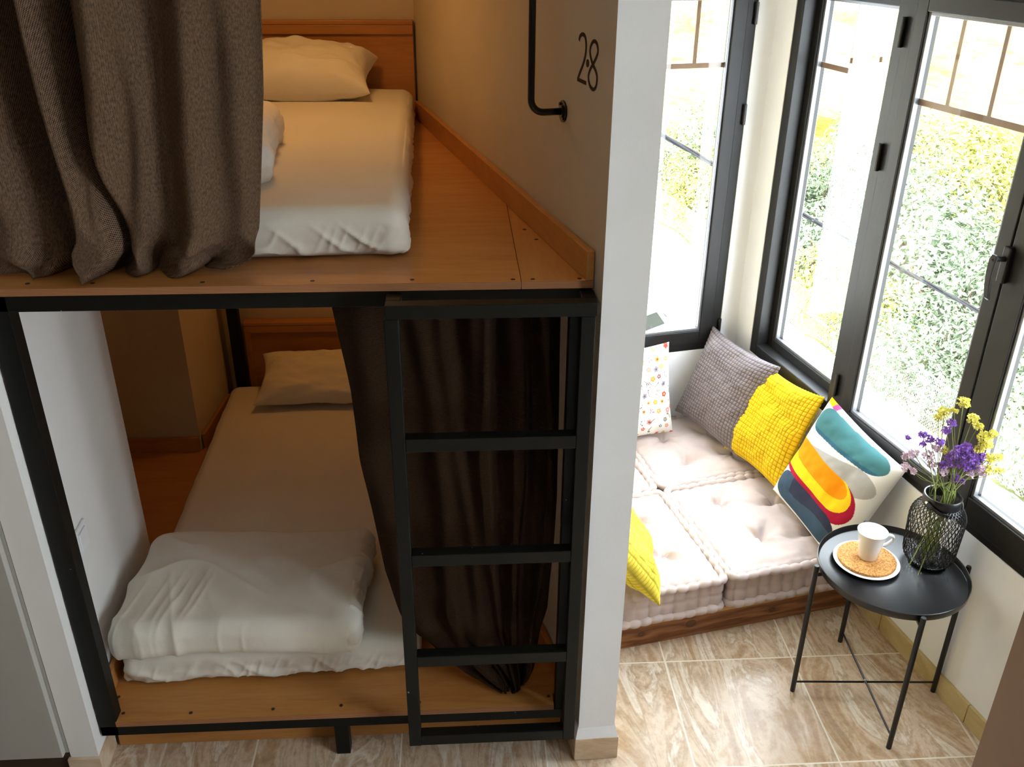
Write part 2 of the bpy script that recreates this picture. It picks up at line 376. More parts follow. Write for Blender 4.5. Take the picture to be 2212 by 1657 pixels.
# skirtings
struct(MB().prism([(-1.186,1.965),(Lx(1.97)+.008,1.965),(Lx(2.09)+.008,2.09),(-1.186,2.09)], 0, .080).build('baseboard_left', M['skirt'], bevel=.002))
m = MB(); v = 1.213
while v < 2.3:
    m.box(1.976, 1.992, v+.001, min(2.3, v+.449)-.001, 0, .078); v += .449
struct(m.build('baseboard_right', M['skirt2'], rot=RB, bevel=.0015))

# ------------------------------------------------------------------ windows (bay coordinates)
def frame_rect(m, a0, a1, z0, z1, wd, d0, d1, axis):
    """rectangular ring; axis 'v': lies in plane u, spans v a0..a1; axis 'u': spans u"""
    def bx(p0, p1, q0, q1):
        if axis == 'v': m.box(d0, d1, p0, p1, q0, q1)
        else: m.box(p0, p1, d0, d1, q0, q1)
    bx(a0, a0+wd, z0, z1); bx(a1-wd, a1, z0, z1); bx(a0+wd, a1-wd, z0, z0+wd); bx(a0+wd, a1-wd, z1-wd, z1)
def window(nm, axis, base, parts, fr):
    """fr: (a0, a1, z0, z1); parts: list of (a0,a1,z0,z1,stile,d_front,bars,zbar,hinges)"""
    root = bpy.data.objects.new(nm, None); C.objects.link(root); root.rotation_euler = RB; struct(root)
    m = MB(); frame_rect(m, *fr, .05, base+.0, base+.075, axis)
    m.build('window_frame', M['black_alu'], root, bevel=.003)
    def P(a, d, z): return (d, a, z) if axis == 'v' else (a, d, z)
    for (a0, a1, z0, z1, st, d, bars, zbar, hin) in parts:
        s = MB(); frame_rect(s, a0, a1, z0, z1, st, d, d+.05, axis)
        sash = s.build('sash', M['black_alu'], root, bevel=.003)
        g0, g1, y0, y1 = a0+st, a1-st, z0+st, z1-st
        b = MB(); frame_rect(b, g0-.004, g1+.004, y0-.004, y1+.004, .014, d+.008, d+.016, axis)   # glazing bead
        frame_rect(b, g0-.002, g1+.002, y0-.002, y1+.002, .006, d+.018, d+.03, axis)
        b.build('glazing_bead', M['bead'], sash, bevel=.001)
        g = MB()
        if axis == 'v': g.box(d+.026, d+.029, g0, g1, y0, y1)
        else: g.box(g0, g1, d+.026, d+.029, y0, y1)
        g.build('pane', M['glass'], sash)
        k = MB()
        bw = .008
        if axis == 'v':
            k.box(d+.030, d+.036, g0, g1, zbar-.010, zbar+.010)
            for q in bars: k.box(d+.030, d+.036, q-bw, q+bw, zbar+.010, y1)
        else:
            k.box(g0, g1, d+.030, d+.036, zbar-.010, zbar+.010)
            for q in bars: k.box(q-bw, q+bw, d+.030, d+.036, zbar+.010, y1)
        k.build('muntin', M['bronze'], sash, bevel=.001)
        for (ha, z_a, z_b) in hin:
            hgm = MB(); hgm.tube([P(ha, base-.008, z_a), P(ha, base-.008, z_b)], .0075, 10)
            hgm.build('hinge', M['black_satin'], root, smooth=False)
    return root
M['bead'] = plain('anodised_glazing_bead', (.16, .165, .18), .3, .6, .3)
M['bronze'] = plain('bronze_glazing_bar', (.20, .11, .06), .5, .4)
w2 = window('window_2', 'v', 1.990, [(2.655, 3.21, .655, 2.10, .040, 2.045, (2.82, 2.985), 1.825, ())], (2.61, V1, .61, ZT))
HZ = ((2.612, .71, .80), (2.612, 1.56, 1.65), (2.612, 1.95, 2.04))
w3 = window('window_3', 'v', 1.990, [(1.978, 2.565, .64, 2.115, .052, 1.982, (2.205, 2.381), 1.80, HZ),
            (1.335, 1.972, .64, 2.115, .085, 1.982, (1.56, 1.71), 1.80, ())], (1.30, 2.615, .61, ZT))
w4 = window('window_added', 'v', 1.990, [(-.66, .07, .64, 2.115, .052, 1.982, (-.4, -.2), 1.80, ()), (.08, .82, .64, 2.115, .052, 1.982, (.12, .46), 1.80, ())], (-.70, .86, .61, ZT))  # unseen window, added to bring daylight onto partition end and stub wall
# handle of the casement
m = MB(); m.box(1.966, 1.983, 1.957, 1.985, 1.395, 1.50); hb = m.build('window_handle', M['black_alu'], w3, bevel=.004)
m = MB(); m.tube([(1.970,1.971,1.465),(1.935,1.972,1.468),(1.928,1.974,1.462)], .008, 10)
m.build('handle_spindle', M['black_alu'], hb, smooth=True)
m = MB(); vs = []
pr = [(1.931,1.480),(1.926,1.465),(1.925,1.43),(1.929,1.39),(1.937,1.352),(1.944,1.345)]
for i, (u, z) in enumerate(pr):
    hw = (.010,.013,.012,.011,.010,.005)[i]
    vs += [(u, 1.973-hw, z), (u, 1.973+hw, z), (u+.008, 1.973+hw, z), (u+.008, 1.973-hw, z)]
fs = [(0,1,2,3)]+[(i*4+k, i*4+4+k, i*4+4+(k+1)%4, i*4+(k+1)%4) for i in range(5) for k in range(4)]+[(23,22,21,20)]
m.add(vs, fs); m.build('handle_grip', M['black_alu'], hb, bevel=.003)
w1 = window('window_1', 'u', 3.388, [(.985, 1.862, .615, 2.105, .058, 3.380, (1.19, 1.35, 1.51, 1.671), 1.80,
            ((1.897, .63, .72), (1.897, 1.57, 1.65), (1.897, 1.95, 2.03)))], (.95, 1.905, .576, ZT))

# ------------------------------------------------------------------ built-in cabinet at the left edge
cb = thing('cabinet', 'flat grey cabinet with a handleless door, cut off by the left edge of the photo', 'cabinet', (-1.59, 1.975, 0))
MB().box(-.41, .41, .003, .08, .0, .10).build('plinth', M['dark_gap'], cb)
MB().box(-.41, .41, .001, .08, .10, 2.3).build('body', M['cabinet'], cb)
MB().box(-.408, .402, -.022, -.001, .104, 2.3).build('door', M['cabinet'], cb, bevel=.002)

# light switch on the left stub wall
sk = thing('light_switch', 'square white light switch with a rocker, low on the white wall inside the lower bunk', 'light switch', (Lx(2.205), 2.205, .702), (0, 0, math.atan(.045)))
MB().box(.0005, .008, -.043, .043, -.043, .043).build('plate', M['socket'], sk, bevel=.003)
MB().box(.008, .0125, -.026, .026, -.028, .028).build('rocker', M['socket'], sk, bevel=.002)
sk = thing('wall_socket', 'small round wall socket above the headboard of the lower bunk', 'socket', (-.975, 4.10, .77))
MB().lathe([(.0,.0),(.034,.0),(.034,.006),(.026,.008),(.024,.003),(.0,.003)][::-1], 32).build('plate', M['socket'], sk, rot=(pi/2,0,0), loc=(0,-.0,0))
for s in (-1, 1): MB().tube([(s*.008,-.0035,0),(s*.008,-.006,0)], .003, 8).build('contact_hole', M['black_satin'], sk)

# ------------------------------------------------------------------ bunk bed
bed = thing('bunk_bed', 'black steel and plywood bunk bed with fixed ladder built between two white walls', 'bunk bed', (-.4, 2.02, 0))
BO = Vector((.4, -2.02, 0))
def bbox(nm, mat, x0, x1, y0, y1, z0, z1, parent=bed, bevel=.002):
    return MB().box(x0+.4, x1+.4, y0-2.02, y1-2.02, z0, z1).build(nm, mat, parent, bevel=bevel)
bs = M['black_steel']
bbox('post', bs, -1.095, -1.043, 2.015, 2.06, .118, 1.522)
bbox('post', bs, .262, .302, 2.015, 2.055, .158, 1.481)
bbox('post', bs, -1.092, -1.042, 4.000, 4.045, .176, 1.52)
bbox('beam', bs, -1.095, .312, 2.015, 2.055, 1.481, 1.521)
bbox('beam', bs, -1.095, .300, 2.015, 2.055, .118, .156)
bbox('leg', bs, -.409, -.367, 2.016, 2.056, 0, .118)
def platform(z1, th, pts, seam, screws, mat, nm='platform'):
    m = MB(); n = len(pts); P = [(x+.4, y-2.02) for x, y in pts]
    m.add([(x,y,z1-th) for x,y in P]+[(x,y,z1) for x,y in P], [tuple(range(n-1,-1,-1)), tuple(range(n,2*n))], 0)
    m.add([(x,y,z1-th) for x,y in P]+[(x,y,z1) for x,y in P], [(i,(i+1)%n,n+(i+1)%n,n+i) for i in range(n)], 1)
    o = m.build(nm, [mat, M['ply_edge']], bed)
    for x, y in screws:
        MB().lathe([(.0,.0006),(.0045,.0006),(.0055,.0002),(.0055,-.001)], 12, (x+.4, y-2.02, z1+.0005)).build('screw', M['screw'], o)
    return o
platform(1.54, .019, [(-1.090,2.012),(.143,2.012),(.143,2.75),(Qx(2.75)-.004,2.75),(Qx(4.09)-.004,4.09),(-1.13,4.09)], 0,
         [(-1.0,2.045),(-.852,2.042),(-.60,2.038),(-.346,2.037),(-.113,2.036),(.125,2.028)], M['ply'])
platform(1.54, .019, [(.1445,2.012),(Qx(2.012)-.004,2.012),(Qx(2.75)-.004,2.75),(.1445,2.75)], 0, [(.172,2.028),(.283,2.027),(.18,2.42),(.205,2.33)], M['ply_y'])
LP = platform(.174, .018, [(-1.045,2.012),(.258,2.012),(.258,2.06),(Qx(2.06)-.004,2.06),(Qx(4.09)-.004,4.09),(-1.128,4.09),(-1.168,3.58),(-1.845,3.58),(-1.845,2.73),(Lx(2.73)+.003,2.73),(Lx(2.06)+.003,2.062),(-1.045,2.062)], 0,
         [(-1.033,2.048),(-.832,2.039),(-.589,2.041),(-.386,2.045),(-.15,2.045),(.245,2.049),(-1.068,2.114)], M['ply'])
bbox('fascia', M['ply'], -1.085, .29, 2.084, 2.10, 0.001, .155)
# skirting boards of ply along the walls
def skirt_line(p0, p1, z0, z1, t, side, mat):
    d = Vector((p1[0]-p0[0], p1[1]-p0[1])); d.normalize(); nrm = Vector((d.y, -d.x))*side*t
    q = [p0, p1, (p1[0]+nrm.x, p1[1]+nrm.y), (p0[0]+nrm.x, p0[1]+nrm.y)]
    MB().prism([(x+.4, y-2.02) for x, y in q], z0, z1).build('edge_board', mat, bed, bevel=.0015)
skirt_line((Qx(2.014)-.003,2.014), (Qx(4.04)-.003,4.04), 1.5405, 1.612, .019, -1, M['ply_y'])
skirt_line((Qx(2.1)-.003,2.1), (Qx(4.04)-.003,4.04), .1745, .245, .019, -1, M['ply_y'])
skirt_line((Lx(2.075)+.004,2.075), (Lx(2.70)+.004,2.70), .1745, .245, .014, 1, M['ply_y'])
skirt_line((-1.84,3.580), (-1.175,3.580), .1745, .245, .014, 1, M['ply'])
skirt_line((-1.166,3.60), (-1.14,3.99), .1745, .245, .014, 1, M['ply_y'])
for z0, z1, x0, x1 in ((1.5405, 1.915, -1.12, Qx(4.1)-.004), (.1745, .575, -1.035, Qx(4.1)-.004)):
    hb_ = bbox('headboard', M['ply'], x0, x1, 4.06, 4.078, z0, z1)
    bbox('top_batten', M['ply'], x0, x1, 4.046, 4.096, z1, z1+.016, hb_)
    bbox('rail_batten', M['ply'], x0, x1-.0, 4.048, 4.059, z1-.038, z1-.001, hb_)
    bbox('end_batten', M['ply_y'], x0, x0+.028, 4.048, 4.059, z0+.001, z1-.039, hb_)
# ladder: open welded frame standing off the bed front
ld = bbox('ladder', bs, -.173, .316, 1.9305, 1.9655, 1.482, 1.516)
for x0 in (-.173, .281):
    bbox('rail', bs, x0-.004 if x0 < 0 else x0-.003, x0+.031, 1.930, 1.965, .117, 1.482, ld)
for zc in (1.146, .795, .444, .136):
    bbox('rung', bs, -.142, .278, 1.931, 1.9655, zc-.0185, zc+.0185, ld)
for x0 in (-.173, .281):
    bbox('bracket', bs, x0, x0+.035, 1.9655, 2.0145, 1.482, 1.516, ld)
bbox('bracket', bs, .283, .316, 1.9655, 2.0145, .119, .155, ld)
bbox('bracket', bs, -.177, -.145, 1.9655, 2.0145, .119, .155, ld)

# ------------------------------------------------------------------ mattresses, pillows, duvets
def ridge(x, y, z=0, sd=0): return (1-abs(noise(x, y, z, sd)))**3
def mattress(nm, label, loc, rot, hx, hy, hz, seed):
    def d(p, n):
        x, y, z = p; t = z/hz; side = 1-abs(n.z)
        per = x if abs(n.y) > abs(n.x) else y
        # fitted sheet: slanting gathers that fan up from the hem, bigger towards the corners
        q = smooth01((.75-t)/1.2); cn = (.45+.55*smooth01((abs(x)/hx-.25)/.6))*(1 if abs(n.y) > abs(n.x) else .35)
        f = side*(.016*q*cn*(ridge(per*17+t*1.3, t*.8, 1, seed)-.35)+.007*q*(ridge(per*41-t*1.2, t*1.1, 5, seed)-.35)+.003*fbm(per*9, z*30, 2, seed, 2))
        f += .012*(1-t*t)*side
        p = Vector(p)+n*f
        if t < -.3: p += Vector((n.x, n.y, 0))*(.016*smooth01((-.3-t)/.7)*(.8+1.2*noise(per*11, 3, 0, seed)))
        if n.z > .6: p.z += .003*fbm(x*4, y*4, seed, seed, 2)+.006*exp(-((x*x)/(hx*hx*1.2)))-.004+.0025*ridge(x*3+y*1.3, y*2.2, 7, seed)*smooth01((-y/hy))
        if p.z < -hz: p.z = -hz
        if abs(n.y) > .5 and n.y < 0 and t < -.55: p.z += .010*max(0, noise(x*9, 1, 0, seed))*smooth01((-t-.55)/.3)
        return p
    mb = soft_box(hx, hy, hz, .034, (190, 130, 26), d)
    o = mb.build(nm, M['sheet'], smooth=True, loc=loc, rot=rot); tag(o, label, 'mattress'); return o
mattress('mattress', 'thin mattress in a white fitted sheet on the upper bunk', (-.615, 3.085, 1.606), (0,0,.030), .448, .905, .064, 3)
mattress('mattress', 'thin mattress in a white fitted sheet on the lower bunk', (-.628, 3.075, .2405), (0,0,.026), .448, .905, .064, 8)
def pillow_mesh(hx, hy, T, seed, n=60, wr=.012):
    mb = MB(); N = n; idx = {}; V = []
    def pt(s, t, sg):
        pin = .10
        x = hx*s*(1-pin*(1-t*t)*abs(s)**3); y = hy*t*(1-pin*(1-s*s)*abs(t)**3)
        e = max(0, (1-s**4))*max(0, (1-t**4)); z = T*(e**.42)*(1-.25*(s*s+t*t)/2)
        wv = wr*fbm(s*3.1+seed, t*3.1, sg*3, seed, 3)*min(1, e*3)
        return (x, y, sg*z*(1 if sg > 0 else .55)+wv)
    for sg in (1, -1):
        for j in range(N+1):
            for i in range(N+1):
                s, t = -1+2*i/N, -1+2*j/N
                s, t = sin(s*pi/2), sin(t*pi/2)
                if sg < 0 and (i in (0, N) or j in (0, N)): idx[(sg,i,j)] = idx[(1,i,j)]; continue
                idx[(sg,i,j)] = len(V); V.append(pt(s, t, sg))
    F = []
    for j in range(N):
        for i in range(N):
            F.append((idx[(1,i,j)],idx[(1,i+1,j)],idx[(1,i+1,j+1)],idx[(1,i,j+1)]))
            F.append((idx[(-1,i,j+1)],idx[(-1,i+1,j+1)],idx[(-1,i+1,j)],idx[(-1,i,j)]))
    mb.v = V; mb.f = F; mb.m = [0]*len(F); return mb
o = pillow_mesh(.31, .20, .112, 2).build('pillow', M['pillowcase'], smooth=True, loc=(-.635, 3.83, 1.748), rot=(.20, 0, -.02))
tag(o, 'cream pillow leaning on the headboard of the upper bunk, partly behind the curtain', 'pillow')
o = pillow_mesh(.30, .165, .075, 5).build('pillow', M['pillowcase'], smooth=True, loc=(-.645, 3.835, .398), rot=(.34, 0, .0))
tag(o, 'cream pillow against the headboard of the lower bunk', 'pillow')
def duvet(label, loc, rot, hx, hy, hz, seed, sag=0, n=(170, 120, 22), r=.05, wrk=.008, nm='folded_duvet', fold=.5):
    def d(p, nn):
        x, y, z = p; t = z/hz; side = 1-abs(nn.z)
        # rolled front edge with gathers that run back over the top, layered edges on the right
        fr_ = smooth01((-y/hy+.35)/1.0)
        f = .010*fr_*(ridge(x*11+y*3.0, y*2.2+1, 1, seed)-.35)*(.35+.65*smooth01((noise(x*3+1, y*2, 2, seed)+.4)))
        f += .0055*fr_*(ridge(x*29-y*6, y*3, 3, seed)-.35)*smooth01(noise(x*5, y*2, 9, seed)+.6)+wrk*fbm(x*5+seed, y*5, z*4, seed, 3)*.8
        f += .012*(ridge(x*4+y*5, y*3-x*2, 6, seed)-.4)
        if nn.x > .3: f += -.010*fold*(exp(-((t-.35)/.10)**2)+exp(-((t+.30)/.10)**2))+.006*ridge(y*30, t*2, 4, seed)
        p = Vector(p)+nn*f+Vector((0, 0, .010*(1-(x/hx)**4)*(1-(y/hy)**4)*max(0, nn.z)))
        p.z -= .020*smooth01((y/hy-.1)/.9)*smooth01((t+1)/2)
        if p.z < -hz: p.z = -hz
        if sag: p.z -= sag*smooth01((-x-hx*.62)/(hx*.38))*(1 if nn.z > -.5 or x < -hx*.9 else .6)
        return p
    o = soft_box(hx, hy, hz, r, n, d).build(nm, M['sheet'], smooth=True, loc=loc, rot=rot); return tag(o, label, 'duvet')
duvet('thick white duvet folded flat across the foot of the lower bunk', (-.695, 2.365, .3790), (0,0,-.01), .378, .268, .066, 4, sag=.016)
duvet('crumpled white duvet on the upper bunk, mostly hidden by the brown curtain', (-.760, 2.76, 1.726), (0,0,.12), .215, .38, .055, 9, n=(90, 130, 18), wrk=.022)

# ------------------------------------------------------------------ curtains
def interp(tab, z):
    if z >= tab[0][0]: return tab[0][1]
    for (z0, a), (z1, b) in zip(tab, tab[1:]):
        if z >= z1: return a+(b-a)*(z0-z)/(z0-z1)
    return tab[-1][1]
def curtain(nm, label, mat, ztop, zbot, left, right, y0, depth, nu, nv, width, hem_mat=None, ex=None):
    mb = MB(); UV = []
    for j in range(nv+1):
        z = ztop+(zbot-ztop)*j/nv
        xl, xr = interp(left, z), interp(right, z)
        for i in range(nu+1):
            u = i/nu; x = xl+(xr-xl)*u; y = y0+depth(u, z); zz = z
            if ex: x, y, zz = ex(u, z, x, y)
            mb.v.append((x, y, zz)); UV.append((u*width, z))
    for j in range(nv):
        for i in range(nu):
            a = j*(nu+1)+i; mb.f.append((a, a+nu+1, a+nu+2, a+1)); mb.m.append(0)
    mb.uv = UV
    o = mb.build(nm, mat, smooth=True, solid=.0025); return tag(o, label, 'curtain')
G = lambda x, c, w_: exp(-((x-c)/w_)**2)
def up_depth(u, z):
    t = smooth01((1.95-z)/.42)                       # folds swing right towards the hem
    s = u-.05*t*(1-u)
    b = smooth01((1.68-z)/.12)
    y = 0
    for c, w_, a in ((.06,.075,.075),(.31,.032,.078),(.47,.060,.078),(.57,.040,.030),(.76,.060,.048),(.90,.05,.020)):
        cc = c+.05*t*sin(c*9)+.02*sin(z*5+c*20); y -= a*G(s, cc, w_*(1+.25*t))
    for c, w_, a in ((.205,.045,.075),(.385,.024,.080),(.665,.045,.022),(.98,.05,.012)):
        cc = c+.10*t*(1-abs(c-.4)) if c < .5 else c; y += a*G(s, cc, w_)
    y += .007*fbm(u*7, z*3.2, 0, 5, 2)
    y += b*(.020*sin(u*34+6*z+3*noise(u*5, z*12, 0, 2))+.020*fbm(u*9, z*22, 0, 6, 2))
    return y
def up_ex(u, z, x, y):
    # the hem bunches and curls on the plywood
    k = smooth01((1.665-z)/.115)
    y -= .030*sin(pi*min(1, k))*(.6+.4*sin(u*17+1))
    x += .018*k*sin(u*26+z*40); zz = z+.016*k*noise(u*11, z*26, 0, 8)
    y = max(y, 2.022)
    if z < 1.70: y = min(y, 2.150)
    return x, y, max(zz, 1.5425)
curtain('curtain', 'long brown woven curtain bunching on the platform of the upper bunk', M['curtain_up'], 2.62, 1.545,
        [(2.62,-1.078),(1.545,-1.078)], [(2.62,-.36),(2.144,-.413),(1.956,-.427),(1.86,-.440),(1.751,-.456),(1.642,-.472),(1.60,-.492),(1.557,-.528),(1.545,-.56)],
        2.118, up_depth, 260, 200, 1.5, ex=up_ex)
def low_depth(u, z):
    y = 0
    for c, w_, a in ((.10,.07,.020),(.36,.05,.028),(.50,.04,.026),(.66,.028,.030),(.80,.025,.030),(.93,.02,.022)):
        y -= a*G(u, c+.03*sin(z*4+c*11), w_)
    y += .020*sin(u*34+4*noise(u*3, z*1.2, 0, 4)+2)*smooth01((u-.30)/.3)*(.6+.4*smooth01((z-.4)/.8))
    y += .012*fbm(u*5, z*4, 0, 7, 2)+smooth01((.62-z)/.3)*.016*sin(u*19+z*20)
    return y
def low_ex(u, z, x, y):
    return x, min(max(y, 2.062), 2.16), z
def low_right(): return [(1.50,.245),(1.409,.250),(1.2,.252),(.9,.252),(.733,.247),(.5,.236),(.36,.218),(.25,.200),(.19,.180),(.178,.150)]
curtain('curtain', 'dark brown curtain gathered to the right of the lower bunk behind the ladder', M['curtain_low'], 1.50, .178,
        [(1.50,-.322),(1.462,-.315),(1.216,-.286),(1.023,-.276),(.86,-.256),(.639,-.231),(.464,-.190),(.38,-.150),(.319,-.084),(.25,-.01),(.20,.055),(.178,.095)],
        low_right(), 2.095, low_depth, 200, 160, .9, ex=low_ex)

# ------------------------------------------------------------------ grab rail and bunk number on the partition
NS = Vector((.9736, .2283, 0)); DS = Vector((-.2283, .9736, 0)); QP = Vector((.318, 2.014, 0))
def S(s, z, off=0): p = QP+DS*(s-DS.dot(QP))+NS*off; return Vector((p.x, p.y, z))
gr = thing('grab_rail', 'black tubular grab rail bolted to the wall beside the upper bunk', 'handrail', S(2.142, 1.885))
def GL(s, z, off): return S(s, z, off)-S(2.142, 1.885)
pts = [GL(2.142,1.885,-.006), GL(2.142,1.885,-.050)]
for k in range(9):
    a = pi/2*k/8; pts.append(GL(2.142, 1.885+.032*(1-cos(a)), -.052-.032*sin(a)))
pts += [GL(2.142, 2.0+.1*k, -.084) for k in range(5)]
for k in range(9):
    a = pi/2*k/8; pts.append(GL(2.142, 2.43+.032*sin(a), -.052-.032*cos(a)))
pts += [GL(2.142,2.462,-.006)]
MB().tube(pts, .0085, 16).build('tube', M['black_satin'], gr, smooth=True)
for z in (1.885, 2.462):
    c = GL(2.142, z, 0); f = MB()
    for r, o0, o1 in ((.026, -.0005, -.0045), (.015, -.0045, -.009)):
        f.tube([c+NS*o0, c+NS*o1], r, 28)
    fl = f.build('flange', M['black_satin'], gr)
    for k in (0, 1):
        a = pi*k+.9; q = c+DS*(.020*cos(a))+Vector((0,0,.020*sin(a)))
        MB().tube([q-NS*.0045, q-NS*.0085], .004, 8).build('bolt', M['black_satin'], fl)
def catmull(P, n=6, closed=False):
    P = [Vector(p) for p in P]; out = []; m_ = len(P)
    for i in range(m_ if closed else m_-1):
        p0 = P[i-1] if closed or i > 0 else P[0]; p1 = P[i]; p2 = P[(i+1)%m_]; p3 = P[(i+2)%m_] if closed else P[min(i+2, m_-1)]
        for k in range(n):
            t = k/n; out.append(.5*((2*p1)+(p2-p0)*t+(2*p0-5*p1+4*p2-p3)*t*t+(3*p1-p0-3*p2+p3)*t*t*t))
    if not closed: out.append(P[-1])
    return out
num = thing('bunk_number', 'thin dark painted number reading 2:8 on the wall beside the grab rail', 'number', S(2.0, 2.015))
o0 = S(2.0, 2.015)
def stroke(nm, P, w_, closed=False, cat=True):
    pts = catmull([(s, z, 0) for s, z in P], 8, closed) if cat else [Vector((s, z, 0)) for s, z in P]
    m = MB(); n = len(pts); vs = []
    for i, p in enumerate(pts):
        t = (pts[(i+1)%n]-pts[i-1]) if closed else (pts[min(i+1,n-1)]-pts[max(i-1,0)]); t.normalize(); q = Vector((-t.y, t.x, 0))*w_/2
        for off in (-.0002, -.0010):
            for sg in (1, -1): vs.append(S(p.x+sg*q.x, p.y+sg*q.y, off)-o0)
    for i in range(n if closed else n-1):
        a = i*4; b = ((i+1)%n)*4
        m.f += [(a+2,b+2,b+3,a+3),(a+1,b+1,b,a),(a,b,b+2,a+2),(a+3,b+3,b+1,a+1)]; m.m += [0]*4
    if not closed: m.f += [(0,2,3,1), (n*4-4,n*4-3,n*4-1,n*4-2)]; m.m += [0, 0]
    m.v = vs; m.build(nm, M['ink'], num)
M['ink'] = plain('dark_brown_paint', (.030, .014, .010), .6, .2)
stroke('numeral', [(2.0525,2.0560),(2.0479,2.0653),(2.0341,2.0712),(2.0196,2.07),(2.0106,2.0613),(2.0069,2.0441),(2.0111,2.0259),(2.0237,2.0064),(2.0406,1.9878),(2.0512,1.9735),(2.0500,1.9722),(1.9981,1.9715)], .0085)
e8 = [(1.9606,2.0645),(1.9748,2.0564),(1.9818,2.0435),(1.9765,2.0301),(1.9619,2.0161),(1.9426,2.0047),(1.9334,1.9919),(1.937,1.9738),(1.9527,1.9647),(1.9741,1.9701),(1.9851,1.9864),(1.9781,2.0017),(1.9619,2.0161),(1.9438,2.0323),(1.9348,2.0471),(1.9437,2.0615)]
stroke('numeral', e8, .0080, True)
stroke('dot', [(1.9938+.0045*cos(a), 2.0147+.0045*sin(a)) for a in [k*pi/4 for k in range(8)]], .0085, True)
# lamp housings over the bunks and one for the added fill light in the room
for nm, lab, loc, r in (('lamp_housing', 'small round lamp under the upper platform at the head of the lower bunk', (-.55,3.72,1.403), .085),
                        ('lamp_housing', 'round ceiling lamp over the upper bunk', (-.55,3.2,2.664), .155), ('lamp_housing', 'large round housing of the added fill light in the middle of the room', (-.6,.1,2.684), .26)):
    top = 1.52 if loc[2] < 2 else H
    o = MB().lathe([(0.0,.004),(r,.004),(r,-.006),(r+.008,-.006),(r+.008,top-loc[2]-.001),(0,top-loc[2]-.001)], 40).build(nm, M['socket'], loc=loc)
    tag(o, lab, 'lamp')

# ------------------------------------------------------------------ daybed with futon cushions (bay coordinates)
db = thing('daybed_base', 'low wooden platform with knotty reddish pine front under the floor cushions', 'platform', (0,0,0), RB)
MB().box(.85, 1.975, 2.258, 2.280, .001, .094).build('front_board', M['pine'], db, bevel=.002)
MB().box(.85, 1.975, 2.252, 3.375, .0945, .1125).build('deck', M['light_wood'], db, bevel=.001)
def futon(label, u0, u1, v0, v1, seed, tufts):
    hx, hy, hz = (u1-u0)/2-.006, (v1-v0)/2-.006, .066
    t = thing('floor_cushion', label, 'floor cushion', B((u0+u1)/2, (v0+v1)/2, .181), RB, 'tufted floor cushions on the daybed')
    def d(p, n):
        x, y, z = p; k = z/hz; side = 1-abs(n.z)
        per = (x if abs(n.y) > abs(n.x) else y)
        ph = per*2*pi/.047+seed
        sc = abs(sin(ph/2))**.5
        # stitched side wall: two rows of puffy bricks between rolled edges
        f = side*(.011*sc*(1-.3*k*k)-.006-.006*exp(-(k/.12)**2))
        p = Vector(p)+n*f
        if n.z > .3:
            dome = .026*(1-(x/hx)**4)*(1-(y/hy)**4); dz = dome
            for (tx, ty) in tufts:
                dx, dy = x-tx, y-ty; r = sqrt(dx*dx+dy*dy); a = atan2(dy, dx)
                star = 1+.55*sin(a*3+seed+tx*20)*min(1, r/.03)
                dz -= .046*exp(-(r/(.036*max(.5, star)))**1.1)
                dz -= .016*exp(-(r/.11)**1.5)*(.25+.75*(1-abs(sin(a*2.5+seed)))**2)
            ed = max(abs(x)/hx, abs(y)/hy)
            # gathers running in from the rolled edge
            g = sin(ph)*.0022*smooth01((ed-.72)/.2)+.003*fbm(x*16, y*16, seed, 3, 3)
            p.z += (dz+g-.010*smooth01((ed-.90)/.08))*min(1, (n.z-.3)/.4)
        return p
    soft_box(hx-.006, hy-.006, hz, .020, (96, 96, 18), d).build('filling', M['futon'], t, smooth=True)
    for zz, nm in ((hz-.004, 'rolled_edge'), (-hz+.010, 'rolled_edge')):
        pts = []; rr = []; ax, ay, rc = hx-.004, hy-.004, .03; per = 0
        corners = [(ax-rc, ay-rc, 0), (-ax+rc, ay-rc, pi/2), (-ax+rc, -ay+rc, pi), (ax-rc, -ay+rc, 1.5*pi)]
        raw = []
        for (cx, cy, a0) in corners:
            for k in range(7): a = a0+pi/2*k/6; raw.append(Vector((cx+rc*cos(a), cy+rc*sin(a), zz)))
        for a, b in zip(raw, raw[1:]+raw[:1]):
            n = max(1, int((b-a).length/.0055))
            for k in range(n): pts.append(a+(b-a)*k/n)
        s_ = 0; prev = pts[0]
        for p in pts:
            s_ += (p-prev).length; prev = p
            w_ = abs(sin(s_*pi/.044+seed))**.45; w2 = noise(p.x*14, p.y*14, 0, seed)
            rr.append(.0080+.0085*w_+.0015*w2); p.z += .0025*sin(s_*34+seed)
        MB().tube(pts, rr, 10, closed=True).build(nm, M['futon'], t, smooth=True)
    for (tx, ty) in tufts: pass
    return t
TU = ((-.13, .13), (.13, .13), (-.13, -.13), (.13, -.13))
futon('pinkish beige tufted floor cushion at the front right of the daybed, nearest the table', 1.415, 1.972, 2.236, 2.830, 1.0, ((-.10,.14),(.12,.10),(-.05,-.10),(.16,-.12)))
futon('pinkish beige tufted floor cushion at the front left, partly under the loose yellow cushion', .858, 1.413, 2.232, 2.822, 2.3, ((-.13,.14),(.10,.13),(-.12,-.12),(.11,-.10)))
futon('pinkish beige tufted floor cushion at the back right, below the grey and yellow cushions', 1.405, 1.965, 2.835, 3.372, 3.1, ((-.10,.10),(.12,.10),(-.08,-.10),(.14,-.10)))
futon('pinkish beige tufted floor cushion at the back left, below the flowered cushion', .860, 1.402, 2.828, 3.372, 4.6, ((-.1,.1),(.12,.1),(-.1,-.1),(.12,-.1)))

